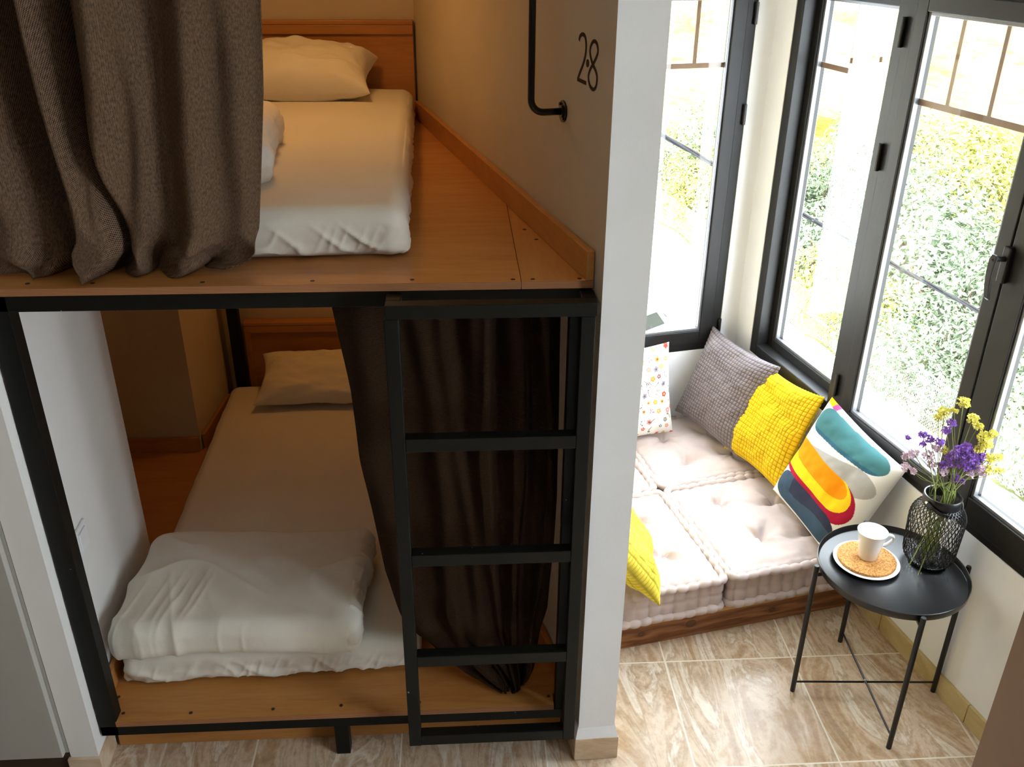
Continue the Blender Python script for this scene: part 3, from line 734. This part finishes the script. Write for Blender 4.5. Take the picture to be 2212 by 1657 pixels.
# ------------------------------------------------------------------ throw cushions
def throw(nm, label, mat, hx, hy, T, seed, loc, rot, waffle=0, col=None, n=60, pinch=.07, wr=.006, sag=0, back=None):
    """square cushion standing on its lower edge; local x right, z up, front = -y"""
    V = []; idx = {}; CO = []; N = n
    def base(s, t, sg):
        x = hx*s*(1-pinch*(1-t*t)); z = hy*t*(1-pinch*(1-s*s))
        e = (1-abs(s)**3.2)*(1-abs(t)**3.2); y = T*max(0, e)**.55*(1 if sg > 0 else .8)
        ww = wr*fbm(s*2.3+seed, t*2.3, 2*sg, seed, 3)*min(1, e*2.2)
        ww += .010*sag*exp(-((t-.55+.35*s)/.10)**2)*min(1, e*2)
        # pull lines into the corners
        return Vector((x, -(y+ww)*sg, z+hy))
    S_ = [-1+2*i/N for i in range(N+1)]
    for sg in (1, -1):
        for j, t in enumerate(S_):
            for i, s in enumerate(S_):
                if sg < 0 and (i in (0, N) or j in (0, N)): idx[(sg,i,j)] = idx[(1,i,j)]; continue
                p = base(s, t, sg)
                if waffle:
                    e = .01; pu = base(min(1, s+e), t, sg)-base(max(-1, s-e), t, sg); pv = base(s, min(1, t+e), sg)-base(s, max(-1, t-e), sg)
                    nn = pu.cross(pv); nn = nn.normalized() if nn.length > 1e-9 else Vector((0,-1,0))
                    if nn.y*sg > 0: nn = -nn
                    wob = .25*noise(s*3, t*3, sg, seed)
                    ca = abs(sin((s*waffle/2+wob*.2)*pi)); cb_ = abs(sin((t*waffle/2*hy/hx+wob*.2)*pi))
                    p += nn*(.0046*(min(ca, cb_)**.5)-.0025)
                idx[(sg,i,j)] = len(V); V.append(p)
                if col is not None: CO.append(col(s, t, sg))
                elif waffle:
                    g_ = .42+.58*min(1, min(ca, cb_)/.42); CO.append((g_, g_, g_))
    F = []
    for j in range(N):
        for i in range(N):
            F.append((idx[(1,i,j)],idx[(1,i+1,j)],idx[(1,i+1,j+1)],idx[(1,i,j+1)]))
            F.append((idx[(-1,i,j+1)],idx[(-1,i+1,j+1)],idx[(-1,i+1,j)],idx[(-1,i,j)]))
    mb = MB(); mb.v = [tuple(p) for p in V]; mb.f = F; mb.m = [0]*len(F)
    if CO: mb.col = [(*c, 1) for c in CO]
    yaw, lean, roll = rot
    R = Matrix.Rotation(A+yaw, 4, 'Z') @ Matrix.Rotation(-lean, 4, 'X') @ Matrix.Rotation(roll, 4, 'Y')
    o = mb.build(nm, mat, smooth=True); o.matrix_world = Matrix.Translation(B(*loc)) @ R
    return tag(o, label, 'cushion')
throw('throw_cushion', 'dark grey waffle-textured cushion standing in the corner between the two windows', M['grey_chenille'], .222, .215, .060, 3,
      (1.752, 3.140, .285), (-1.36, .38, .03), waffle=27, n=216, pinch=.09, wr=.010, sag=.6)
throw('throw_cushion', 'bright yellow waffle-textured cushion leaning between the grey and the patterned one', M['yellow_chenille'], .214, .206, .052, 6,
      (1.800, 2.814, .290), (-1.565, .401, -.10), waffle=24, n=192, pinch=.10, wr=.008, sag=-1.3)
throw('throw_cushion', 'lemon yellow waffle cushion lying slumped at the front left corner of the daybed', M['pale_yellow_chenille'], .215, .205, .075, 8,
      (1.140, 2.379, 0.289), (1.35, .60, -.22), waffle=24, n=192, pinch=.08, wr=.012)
# curved bands of the patterned cushion
WH, TEAL, GREY, ORA, YEL, RED, NAVY, NAV2, MAG = (.74,.73,.71), (.055,.17,.185), (.40,.395,.39), (.84,.27,.0), (.86,.56,.01), (.36,.008,.035), (.04,.075,.12), (.03,.035,.065), (.50,.06,.2)
def pat(s, t, sg):
    if sg < 0: return (.78,.76,.72)
    def lens(s0, s1, c, h, r):
        if s < s0 or s > s1: return False
        k = min(1, (s-s0)/r, (s1-s)/r); k = sqrt(max(0, 1-(1-k)**2)); return abs(t-c) < h*k
    col = WH
    if t > .93 and s < -.66: col = MAG if s > -.80 else YEL
    if lens(-1.5, .94, .33+.07*s, .24, .42): col = GREY if t < .34+.30*(s+.35) else (.70,.70,.68)
    if lens(-1.4, .87, -.09-.03*s, .335+.03*s, .38): col = RED
    if lens(-1.3, .74, -.02, .285, .36): col = YEL
    if lens(-1.04, .60, .08, .185, .34): col = ORA
    if lens(-.95, .78, -.65, .275, .34): col = NAV2 if t > -.62+.06*sin(s*4) and s > -.5 else NAVY
    if lens(-.92, .87, .755+.06*s, .205-.04*s, .28): col = (.035,.12,.18) if t < .62+.10*s else TEAL
    return col
throw('throw_cushion', 'white cushion printed with curved teal, orange, yellow, red and navy bands', M['print'], .225, .222, .066, 4,
      (1.798, 2.405, .285), (-1.517, .360, .12), n=240, col=pat, pinch=.05, wr=.005)
# flowered cushion: the print is rasterised on a fine mesh
NF = 300
img = np.tile(np.array([.86, .85, .82]), (NF+1, NF+1, 1)); fr_ = random.Random(21)
YY, XX = np.mgrid[0:NF+1, 0:NF+1]
def disk(x, y, r, c): img[((XX-x)**2+(YY-y)**2) < r*r] = c
def flower(x, y, r, c, c2, a0):
    for k in range(5): a = a0+2*pi*k/5; disk(x+r*.62*cos(a), y+r*.62*sin(a), r*.44, c)
    disk(x, y, r*.34, c2)
def curve(x, y, a, L, c, turn, w_=1.1):
    for k in range(int(L)):
        x += cos(a); y += sin(a); a += turn; disk(x, y, w_, c)
    return x, y
cols = [(.62,.07,.05),(.70,.30,.06),(.78,.20,.16),(.30,.05,.05),(.75,.45,.10),(.25,.28,.33),(.80,.32,.30)]
for gy in range(11):
    for gx in range(11):
        x = gx*29+fr_.uniform(-6, 6)+(gy % 2)*13; y = gy*29+fr_.uniform(-6, 6); q = fr_.random()
        if q < .52: flower(x, y, fr_.uniform(5.5, 10.5), fr_.choice(cols), fr_.choice([(.85,.6,.2),(.8,.78,.7),(.3,.05,.05)]), fr_.uniform(0, 6))
        elif q < .75:
            ex, ey = curve(x, y, fr_.uniform(0, 6), 22, (.12,.13,.10), fr_.uniform(-.06, .06))
            for k in range(3): disk(ex+fr_.uniform(-5, 5), ey+fr_.uniform(-5, 5), 2.0, (.14,.16,.12))
        else:
            for k in range(6): disk(x+fr_.uniform(-9, 9), y+fr_.uniform(-9, 9), 1.9, fr_.choice([(.10,.11,.14),(.55,.08,.06),(.2,.22,.25)]))
def flo(s, t, sg):
    i = int(round((s+1)/2*NF)); j = int(round((t+1)/2*NF)); return tuple(img[j, i])
throw('throw_cushion', 'white cushion printed with small red, ochre and grey flowers, half hidden by the wall end', M['print'], .215, .205, .055, 2,
      (1.422, 3.195, .268), (.099, .245, .0), n=NF, col=flo, pinch=.06, wr=.008)

# ------------------------------------------------------------------ side table, crockery, lantern
TX, TY = 1.321, 2.187
tb = thing('side_table', 'small round black metal tray table on four thin legs beside the daybed', 'side table', (TX, TY, 0), (0,0,3.084))
pr = [(0,.4975),(.2200,.4975),(.2225,.500),(.2240,.5215),(.2225,.5225),(.2212,.5215),(.2195,.503),(.2165,.5005),(0,.5005)]
auto(MB().lathe(pr, 96).build('tray', M['black_satin'], tb), 50)
for k in range(4):
    a = k*pi/2; c_, s_ = cos(a), sin(a)
    lg = MB().tube([(.236*c_,.236*s_,0),(.236*c_,.236*s_,.519),(.236*c_,.236*s_,.5225)], [.0083,.0083,.0070], 20).build('leg', M['black_satin'], tb); auto(lg, 50)
    MB().tube([(.229*c_,.229*s_,.488),(.195*c_,.195*s_,.493)], .006, 8).build('tray_support', M['black_satin'], lg)
for k in range(2):
    a = k*pi/2
    MB().tube([(.229*cos(a),.229*sin(a),.040+.0065*k),(-.229*cos(a),-.229*sin(a),.040+.0065*k)], .0034, 10).build('cross_bar', M['black_satin'], tb)
MB().lathe([(0,.052),(.004,.0515),(.0045,.036),(0,.036)], 16).build('rivet', M['steel'], tb)
SX, SY, SZ = 1.259, 2.236, .5012
pl_ = MB().lathe([(0,.0),(.055,.0),(.060,.001),(.098,.0085),(.1005,.0105),(.098,.0115),(.062,.005),(0,.004)], 80).build('saucer', M['porcelain'], loc=(SX, SY, SZ)); auto(pl_, 60)
tag(pl_, 'round white plate on the black tray table under the cork mat', 'plate')
o = MB().lathe([(0,0),(.087,0),(.0885,.0015),(.0885,.0075),(.087,.009),(0,.009)], 80).build('cork_mat', M['cork'], loc=(SX, SY, SZ+.0095)); auto(o, 40)
tag(o, 'round cork mat lying on the white plate', 'coaster')
MZ = SZ+.019; mg = thing('coffee_mug', 'white tapered porcelain mug standing on the cork mat', 'mug', (SX+.004, SY+.006, MZ), (0,0,-.10))
mp = [(0,.0006),(.0215,.0006),(.024,.0),(.0255,.002),(.029,.035),(.034,.075),(.0385,.096),(.0392,.0975),(.0375,.0982),(.036,.096),(.0315,.074),(.0265,.034),(.023,.007),(0,.005)]
mp = [(r*1.17, z) for r, z in mp]
auto(MB().lathe(mp, 64).build('cup', M['porcelain'], mg), 60)
hp = catmull([(.040,0,.080),(.055,0,.082),(.066,0,.076),(.066,0,.064),(.057,0,.053),(.048,0,.046),(.035,0,.043)], 7)
m = MB(); m.tube(hp, .0052, 12)
m.v = [(x, y*1.25, z) for x, y, z in m.v]
m.build('handle', M['porcelain'], mg, smooth=True)
# wire lantern
LXx, LY, LZ = 1.452, 2.232, .5012
ln = thing('lantern', 'black wire mesh lantern with a strap handle holding the dried flowers', 'lantern', (LXx, LY, LZ))
prof = [(.050,.010),(.066,.018),(.0755,.040),(.0775,.075),(.0795,.120),(.0810,.160),(.0790,.182),(.070,.202),(.058,.216),(.051,.222)]
pc = catmull([(r, z, 0) for r, z in prof], 6)
m = MB(); NW = 36
for dr in (1, -1):
    for k in range(NW):
        path = []
        for i, p in enumerate(pc):
            a = 2*pi*k/NW+dr*1.75*i/(len(pc)-1); rr = p.x+.0006*dr; path.append((rr*cos(a), rr*sin(a), p.y))
        m.tube(path, .00115, 5, cap=False)
m.build('wire_body', M['black_satin'], ln)
auto(MB().lathe([(0,0),(.053,0),(.054,.002),(.054,.013),(.050,.014),(0,.006)], 48).build('base', M['black_satin'], ln), 50)
auto(MB().lathe([(.0505,.216),(.0545,.216),(.0555,.218),(.0555,.250),(.0545,.2515),(.0505,.2515),(.0495,.250),(.0495,.218),(.0505,.216)], 64).build('collar', M['black_satin'], ln), 50)
cs = thing; 
m = MB(); pts = []
for k in range(33):
    a = -pi/2+2*pi*.5*k/32; pts.append((.0605*cos(a)*1.02, .0605*sin(a), .238-.030*cos(a)**1.0*1.0))
# strap handle folded down round the collar
vs = []; 
for i, p in enumerate(pts):
    n = Vector((p[0], p[1], 0)).normalized()*.0011
    for q, dz in ((-n, -.0055), (n, -.0055), (n, .0055), (-n, .0055)): vs.append((p[0]+q.x, p[1]+q.y, p[2]+dz))
fs = [(i*4+k, i*4+4+k, i*4+4+(k+1)%4, i*4+(k+1)%4) for i in range(32) for k in range(4)]+[(3,2,1,0),(128,129,130,131)]
m.add(vs, fs); hs = m.build('strap_handle', M['black_satin'], ln, rot=(0,0,-1.25))
for s in (1, -1): MB().tube([(0, s*.0560, .238),(0, s*.0650, .238)], .0042, 12).build('rivet', M['steel'], hs)
gc = MB().lathe([(0,.0145),(.034,.0145),(.036,.017),(.037,.060),(.0355,.060),(.0345,.019),(0,.0175)], 40).build('glass_cup', M['glass_cup'] if 'glass_cup' in M else M['glass'], ln, smooth=True)

# dried flowers: every stem is one flower with its heads
def floret_cluster(m, c, r, n, size, fr, flat=.8):
    for _ in range(n):
        a, b, q = fr.uniform(0, 2*pi), fr.uniform(-1, 1), fr.random()**.4
        p = Vector((c[0]+r*q*cos(a)*sqrt(1-b*b), c[1]+r*q*sin(a)*sqrt(1-b*b), c[2]+r*flat*q*b))
        nrm = (p-Vector(c)+Vector((fr.uniform(-1,1), fr.uniform(-1,1), fr.uniform(0,1.2)))*r*.5).normalized(); t1 = nrm.orthogonal().normalized(); t2 = nrm.cross(t1)
        s = size*fr.uniform(.7, 1.2); vs = [p-nrm*s*.7]; k5 = 5; a0 = fr.uniform(0, 6)
        for k in range(k5*2):
            rr = s*(1 if k % 2 == 0 else .55); aa = a0+pi*k/k5; vs.append(p+t1*rr*cos(aa)+t2*rr*sin(aa)+nrm*s*fr.uniform(-.15,.35))
        m.add(vs, [(0, 1+k, 1+(k+1)%(2*k5)) for k in range(2*k5)])
def flower_stem(nm, label, group, mat, heads, seed, size=.0048):
    fr = random.Random(seed); root = (LXx+fr.uniform(-.024,.024), LY+fr.uniform(-.024,.024), LZ+.022)
    neck = Vector((LXx+fr.uniform(-.032,.032), LY+fr.uniform(-.030,.030), LZ+.252))
    t = thing(nm, label, 'flower', root, (0,0,0), group); R_ = Vector(root); st = MB(); hd = MB()
    h0 = Vector(heads[0][:3]); mid = neck+(h0-neck)*.45+Vector((fr.uniform(-.008,.008), fr.uniform(-.008,.008), 0))
    st.tube([p for p in catmull([Vector((0,0,0)), (neck-R_)*.5+Vector((fr.uniform(-.01,.01), fr.uniform(-.01,.01), 0)), neck-R_, mid-R_, h0-R_], 6)], .0014, 6)
    for h in heads:
        p = Vector(h[:3])
        if h is not heads[0]: st.tube(catmull([mid-R_, (mid+(p-mid)*.5+Vector((0,0,-.008)))-R_, p-R_], 4), .0009, 5)
        floret_cluster(hd, tuple(p-R_), h[3]*1.25, int(h[4]*2.1), size*1.05, fr)
    st.build('stem', M['stem'], t); hd.build('flower_head', mat, t, smooth=False)
YH = [[(1.446,2.242,1.065,.016,34),(1.430,2.250,1.035,.010,14)], [(1.476,2.226,1.018,.015,34),(1.492,2.215,1.000,.012,22)],
      [(1.409,2.264,1.022,.016,26),(1.398,2.270,1.002,.010,12)], [(1.513,2.204,.968,.018,46),(1.518,2.20,.948,.016,34),(1.528,2.195,.985,.012,24),(1.507,2.208,.930,.014,24)],
      [(1.536,2.192,.905,.016,26),(1.556,2.180,.915,.012,16)], [(1.546,2.186,.868,.015,24),(1.570,2.175,.872,.010,12)], [(1.428,2.250,.900,.011,16)]]
PH = [[(1.431,2.251,.992,.012,26),(1.424,2.255,.965,.012,26)], [(1.372,2.285,.935,.011,22),(1.340,2.303,.915,.008,12)], [(1.392,2.274,.925,.012,24),(1.378,2.280,.905,.009,14)],
      [(1.468,2.230,.905,.022,60),(1.448,2.241,.885,.015,30)], [(1.494,2.214,.900,.022,60),(1.516,2.203,.905,.014,30)], [(1.456,2.238,.865,.018,44),(1.436,2.247,.850,.012,24)],
      [(1.488,2.218,.868,.020,50),(1.508,2.206,.872,.014,26)], [(1.470,2.228,.815,.013,26),(1.490,2.22,.808,.009,14)], [(1.478,2.224,.925,.014,34)], [(1.416,2.258,.925,.012,24)]]
KH = [[(1.414,2.260,.905,.015,26)], [(1.362,2.290,.865,.016,24),(1.345,2.30,.850,.012,16)], [(1.398,2.268,.870,.017,26),(1.410,2.262,.845,.014,18)],
      [(1.520,2.200,.868,.014,22),(1.530,2.196,.850,.010,14)], [(1.352,2.296,.815,.014,18),(1.372,2.285,.805,.010,12)], [(1.440,2.245,.830,.014,22)], [(1.505,2.208,.845,.014,20)], [(1.456,2.237,.895,.012,16)]]
for i, h in enumerate(YH): flower_stem('dried_flower', {0: 'tallest dried flower of the bunch, with a round yellow head', 3: 'dried flower with the largest tapering yellow cluster, before the window post', 2: 'dried flower with yellow heads at the upper left of the bunch'}.get(i, 'dried stem with crumbly yellow flower heads in the wire lantern'), 'yellow dried flowers in the lantern', M['fl_yellow'], h, 100+i, .0050)
for i, h in enumerate(PH): flower_stem('dried_flower', {0: 'tallest of the violet dried flowers, just below the yellow ones', 1: 'violet dried flower reaching out farthest to the left of the lantern'}.get(i, 'dried stem with small violet flower heads in the wire lantern'), 'violet dried flowers in the lantern', M['fl_purple'], h, 200+i, .0046)
for i, h in enumerate(KH): flower_stem('dried_flower', 'dried stem with pale pink papery flowers in the wire lantern', 'pale pink dried flowers in the lantern', M['fl_pink'], h, 300+i, .0055)
# two bare cut ends poking out through the mesh on the left
for i, (p, q) in enumerate((((1.355,2.160,.545),(1.455,2.235,.745)), ((1.385,2.150,.515),(1.462,2.228,.745)))):
    o = MB().tube([p, ((p[0]+q[0])/2+.004, (p[1]+q[1])/2, (p[2]+q[2])/2+.004), q], [.0018,.0014,.0013], 6).build('bare_stem', M['stem'])
    tag(o, ('bare cut flower stem end poking out of the wire lantern towards the mug', 'bare cut flower stem end low on the front left of the wire lantern')[i], 'flower stem', 'bare stems poking through the lantern mesh')

# ------------------------------------------------------------------ outside, far below the windows
def ground_mat(name, c1, c2, sc=.6):
    k = NT(name, .9, .1); v = k.coord(); k.base(k.ramp(k.noise(v, sc, 5), [(.3, c1), (.7, c2)])); return k.m
M['road'] = ground_mat('pale_concrete_road', (.60,.59,.57), (.70,.69,.67))
M['earth'] = ground_mat('dry_grass_slope', (.10,.11,.04), (.20,.18,.08), 1.2)
def cliff_mat():
    k = NT('ochre_rock_face', .95, .1); v = k.coord(scale=(1,1,1)); n1 = k.noise(k.coord(scale=(.35,.35,.22)), 1.0, 6, .6, .8)
    c = k.ramp(n1, [(.32, (.32,.20,.028)), (.46, (.40,.31,.050)), (.56, (.50,.43,.12)), (.70, (.34,.29,.028))])
    n2 = k.noise(k.coord(scale=(.8,.8,3.2)), 1.3, 7, .7, 1.5); c = k.mix(.5, c, k.ramp(n2, [(.3, (.29,.16,.022)), (.62, (.56,.48,.20))]))
    k.base(c); k.bump(n2, .6, .2); return k.m
M['cliff'] = cliff_mat()
M['leaf'] = plain('pale_green_leaves', (.16,.21,.13), .6, .3, var=.4, sc=1.5)
M['leaf2'] = plain('yellow_green_leaves', (.28,.29,.07), .6, .3, var=.3, sc=1.5)
M['bark'] = plain('pale_bark', (.15,.11,.08), .9, .1)
M['galv'] = plain('galvanised_steel', (.62,.63,.64), .5, .4, .3)
M['car_white'] = plain('white_car_paint', (.80,.80,.80), .25, .5, var=.01)
M['car_glass'] = plain('dark_car_glass', (.02,.026,.026), .3, .2)
M['rubber'] = plain('tyre_rubber', (.02,.02,.02), .8, .2)
M['cable'] = plain('grey_cable', (.018,.018,.021), .7, .1)
struct(MB().add([(-40,3,-8),(7.6+.1765*31,4,-8),(5.2,48,-8),(-40,48,-8)], [(0,1,2,3)]).build('road', M['road']))
struct(MB().add([(-40,-30,-8.02),(60,-30,-8.02),(60,4,-8.02),(-40,4,-8.02)], [(0,1,2,3)]).build('ground', M['road']))
fx = lambda y: 7.6+.1765*(34.9-y)
def slope(u, v):
    y = 4+v*46; x0 = fx(y)-.1; x1 = x0+(16-8*smooth01((y-20)/25)); x = x0+(x1-x0)*u
    return (x, y, -8.01+3.4*u**1.1+.25*fbm(x*.5, y*.5, 0, 1))
struct(MB().grid(24, 60, slope).build('slope', M['earth'], smooth=True))
cl = catmull([(-30,44,0),(-8,44,0),(5,41,0),(10,38.5,0),(16,31,0),(20,22,0),(24,10,0),(26,-2,0)], 14)
def cliffp(u, v):
    t = u*(len(cl)-1); i = min(int(t), len(cl)-2); p = cl[i]+(cl[i+1]-cl[i])*(t-i); z = -8.3+v*16
    q = .8*fbm(p.x*.25, z*.35+p.y*.2, 0, 2, 4)+.5*(1 if z > .2 else 0)+.25*noise(p.x*1.2, z*2.2, 0, 4); d = Vector((p.x, p.y-5, 0)).normalized()
    return tuple(p+d*(q+.18*(z+8))+Vector((0,0,z)))
struct(MB().grid(220, 70, cliffp).build('cliff', M['cliff'], smooth=True))
# fence along the road edge
fb = thing('chain_link_fence', 'low wire mesh fence with white posts along the road below the windows', 'fence', (fx(20), 20, -8))
fo = Vector((fx(20), 20, -8)); HF = 1.22
ys = [9+3.0*k for k in range(10)]
for y in ys: MB().tube([Vector((fx(y),y,-8.0))-fo, Vector((fx(y),y,-8+HF+.03))-fo], .035, 10).build('post', M['galv'], fb)
for y in ys[1::3]: MB().tube([Vector((fx(y+.7)+.05,y+.7,-8.0))-fo, Vector((fx(y),y,-8+HF*.85))-fo], .025, 8).build('brace', M['galv'], fb)
for nm, h in (('top_rail', HF), ('middle_rail', HF*.52)): MB().tube([Vector((fx(8.5),8.5,-8+h))-fo, Vector((fx(36.5),36.5,-8+h))-fo], .020, 8).build(nm, M['galv'], fb)
m = MB(); y = 8.5; st_ = .085
while y < 36.5:
    for sgn in (1, -1):
        ya, yb = (y, y+HF) if sgn > 0 else (y+HF, y); r = .0035
        m.tube([Vector((fx(ya),ya,-8.0))-fo, Vector((fx(yb),yb,-8+HF))-fo], r, 3, cap=False)
    y += st_
m.build('wire_mesh', M['galv'], fb)
# bushes
def bush_mesh(seed, n=6500, big=.62):
    fr = random.Random(seed); m = MB()
    blobs = [(fr.uniform(-.9,.9), fr.uniform(-.9,.9), fr.uniform(.7,1.9), fr.uniform(.6,1.05)) for _ in range(9)]
    for _ in range(n):
        bx_, by_, bz_, br = fr.choice(blobs); a, b = fr.uniform(0, 2*pi), fr.uniform(-.6, 1); q = br*fr.uniform(.75, 1.05); c_ = sqrt(1-b*b)
        p = Vector((bx_+q*c_*cos(a), by_+q*c_*sin(a), bz_+q*b)); nrm = Vector((cos(a)*c_+fr.uniform(-.7,.7), sin(a)*c_+fr.uniform(-.7,.7), b+fr.uniform(-.3,.9))).normalized()
        t1 = nrm.orthogonal().normalized(); t1 = (Matrix.Rotation(fr.uniform(0,6.3), 3, nrm) @ t1); t2 = nrm.cross(t1); s = fr.uniform(.07,.13)*big
        m.add([p-t1*s, p-t2*s*.38+nrm*.01, p+t1*s, p+t2*s*.38+nrm*.01], [(0,1,2,3)])
    return m
def stems_mesh(seed):
    fr = random.Random(seed); m = MB()
    for _ in range(7):
        a = fr.uniform(0, 6.3); m.tube([(0,0,-.3),(.3*cos(a),.3*sin(a),.7),(.8*cos(a),.8*sin(a),1.6)], [.06,.04,.015], 6)
    return m
protos = []
for i, (mat, lab) in enumerate(((M['leaf'], 'pale green bush on the slope behind the fence'), (M['leaf2'], 'yellowish green bush on the slope behind the fence'))):
    t = thing('bush', lab, 'bush', (0,0,0), (0,0,0), ('pale green bushes on the slope', 'yellow green bushes on the slope')[i])
    bush_mesh(40+i).build('foliage', mat, t); stems_mesh(i).build('branches', M['bark'], t); protos.append(t)
spots = [(11.6,13.5,1.5,0),(13.2,16.5,1.7,0),(10.9,18.6,1.15,0),(12.4,20.5,1.6,0),(15.3,20.0,1.9,0),(10.6,22.0,1.2,1),(13.2,24.3,1.7,0),(11.0,26.0,1.3,0),(15.8,26.0,1.7,1),
         (9.9,29.0,1.3,0),(12.0,30.0,1.5,0),(9.0,32.5,1.3,1),(10.8,34.2,1.5,0),(13.8,12.5,1.5,1),(16.6,15.8,1.6,0),(8.6,36.0,1.2,0),(14.6,30,1.5,0),(12.2,9.8,1.3,0)]
used = [False, False]
for k, (x, y, s, kd) in enumerate(spots):
    pr_ = protos[kd]
    if used[kd]:
        t = pr_.copy(); C.objects.link(t)
        for ch in pr_.children: c = ch.copy(); C.objects.link(c); c.parent = t
    else: t = pr_; used[kd] = True
    u_ = (x-fx(y))/(16-8*smooth01((y-20)/25)); t.location = (x, y, -8.1+3.4*max(0, u_)**1.1); t.scale = (s, s, s*.95); t.rotation_euler = (0, 0, k*1.9)
# twisted overhead cable
pts = [Vector((-3.0+13*k/40, 7.0, 0)) for k in range(41)]
m = MB()
for q in range(3):
    P_ = []
    for k in range(121):
        x = -3.0+13*k/120; z = .744-(x-1.757)*.5245+.004*(x-3)**2; a = k*.55+q*2.1; P_.append((x, 7+.013*cos(a), z+.013*sin(a)))
    m.tube(P_, .0085, 5)
tag(m.build('overhead_cable', M['cable'], smooth=True), 'twisted grey cable crossing the view outside the windows', 'cable')
# parked car
CX, CY = 3.70, 21.4
car = thing('car', 'white parked car seen from above through the back window', 'car', (CX, CY, -8), (0,0,math.radians(218)))
L_, W_ = 2.05, .86
def ring(z, x0, x1, w_, r=.25):
    return [(x1,w_-r,z),(x1-r,w_,z),(x0+r,w_,z),(x0,w_-r,z),(x0,-w_+r,z),(x0+r,-w_,z),(x1-r,-w_,z),(x1,-w_+r,z)]
def loft(rings):
    m = MB(); vs = [p for r in rings for p in r]; n = 8
    fs = [(i*n+k,i*n+(k+1)%n,(i+1)*n+(k+1)%n,(i+1)*n+k) for i in range(len(rings)-1) for k in range(n)]+[tuple(range(n-1,-1,-1)), tuple((len(rings)-1)*n+k for k in range(n))]
    return m.add(vs, fs)
loft([ring(.22,-L_+.08,L_-.08,W_-.05), ring(.45,-L_,L_,W_), ring(.72,-L_+.03,L_-.05,W_), ring(.90,-L_+.10,L_-.95,W_-.05), ring(.93,-L_+.14,L_-1.05,W_-.07)]).build('body', M['car_white'], car, bevel=.03, smooth=True)
ro = loft([ring(.92,-L_+.22,L_-1.0,W_-.09,.2), ring(1.38,-L_+.60,L_-1.75,W_-.22,.2), ring(1.45,-L_+.80,L_-1.95,W_-.30,.18)]).build('cabin', M['car_white'], car, bevel=.02)
def quad(nm, q, parent):
    n = (Vector(q[1])-Vector(q[0])).cross(Vector(q[2])-Vector(q[0])).normalized()*.012
    vs = [Vector(p)+n for p in q]+[Vector(p)-n for p in q]
    MB().add(vs, [(0,1,2,3),(7,6,5,4),(0,4,5,1),(1,5,6,2),(2,6,7,3),(3,7,4,0)]).build(nm, M['car_glass'], parent, bevel=.006)
xa, xb, ya, yb = L_-1.0, L_-1.75, W_-.09, W_-.22
quad('windscreen', [(xa+.0,-ya+.22,.95),(xa+.0,ya-.22,.95),(xb+.02,yb-.20,1.36),(xb+.02,-yb+.20,1.36)], ro)
xc, xd = -L_+.22, -L_+.60
quad('rear_window', [(xc,ya-.22,.98),(xc,-ya+.22,.98),(xd,-yb+.20,1.35),(xd,yb-.20,1.35)], ro)
for s in (1, -1):
    f = lambda x, t: (x, s*(ya+(yb-ya)*t), .92+.46*t)
    quad('side_window', [f(xa-.30,.08), f(.02,.08), f(.02,.88), f(xb-.14,.88)][::s], ro)
    quad('side_window', [f(-.06,.08), f(xc+.35,.08), f(xd+.22,.88), f(-.06,.88)][::s], ro)
    for x in (L_-.75, -L_+.72):
        w_ = MB().tube([(x, s*(W_-.18), .31),(x, s*(W_+.005), .31)], .31, 28).build('wheel', M['rubber'], car)
        MB().tube([(x, s*(W_-.0), .31),(x, s*(W_+.012), .31)], .19, 20).build('hubcap', M['galv'], w_)
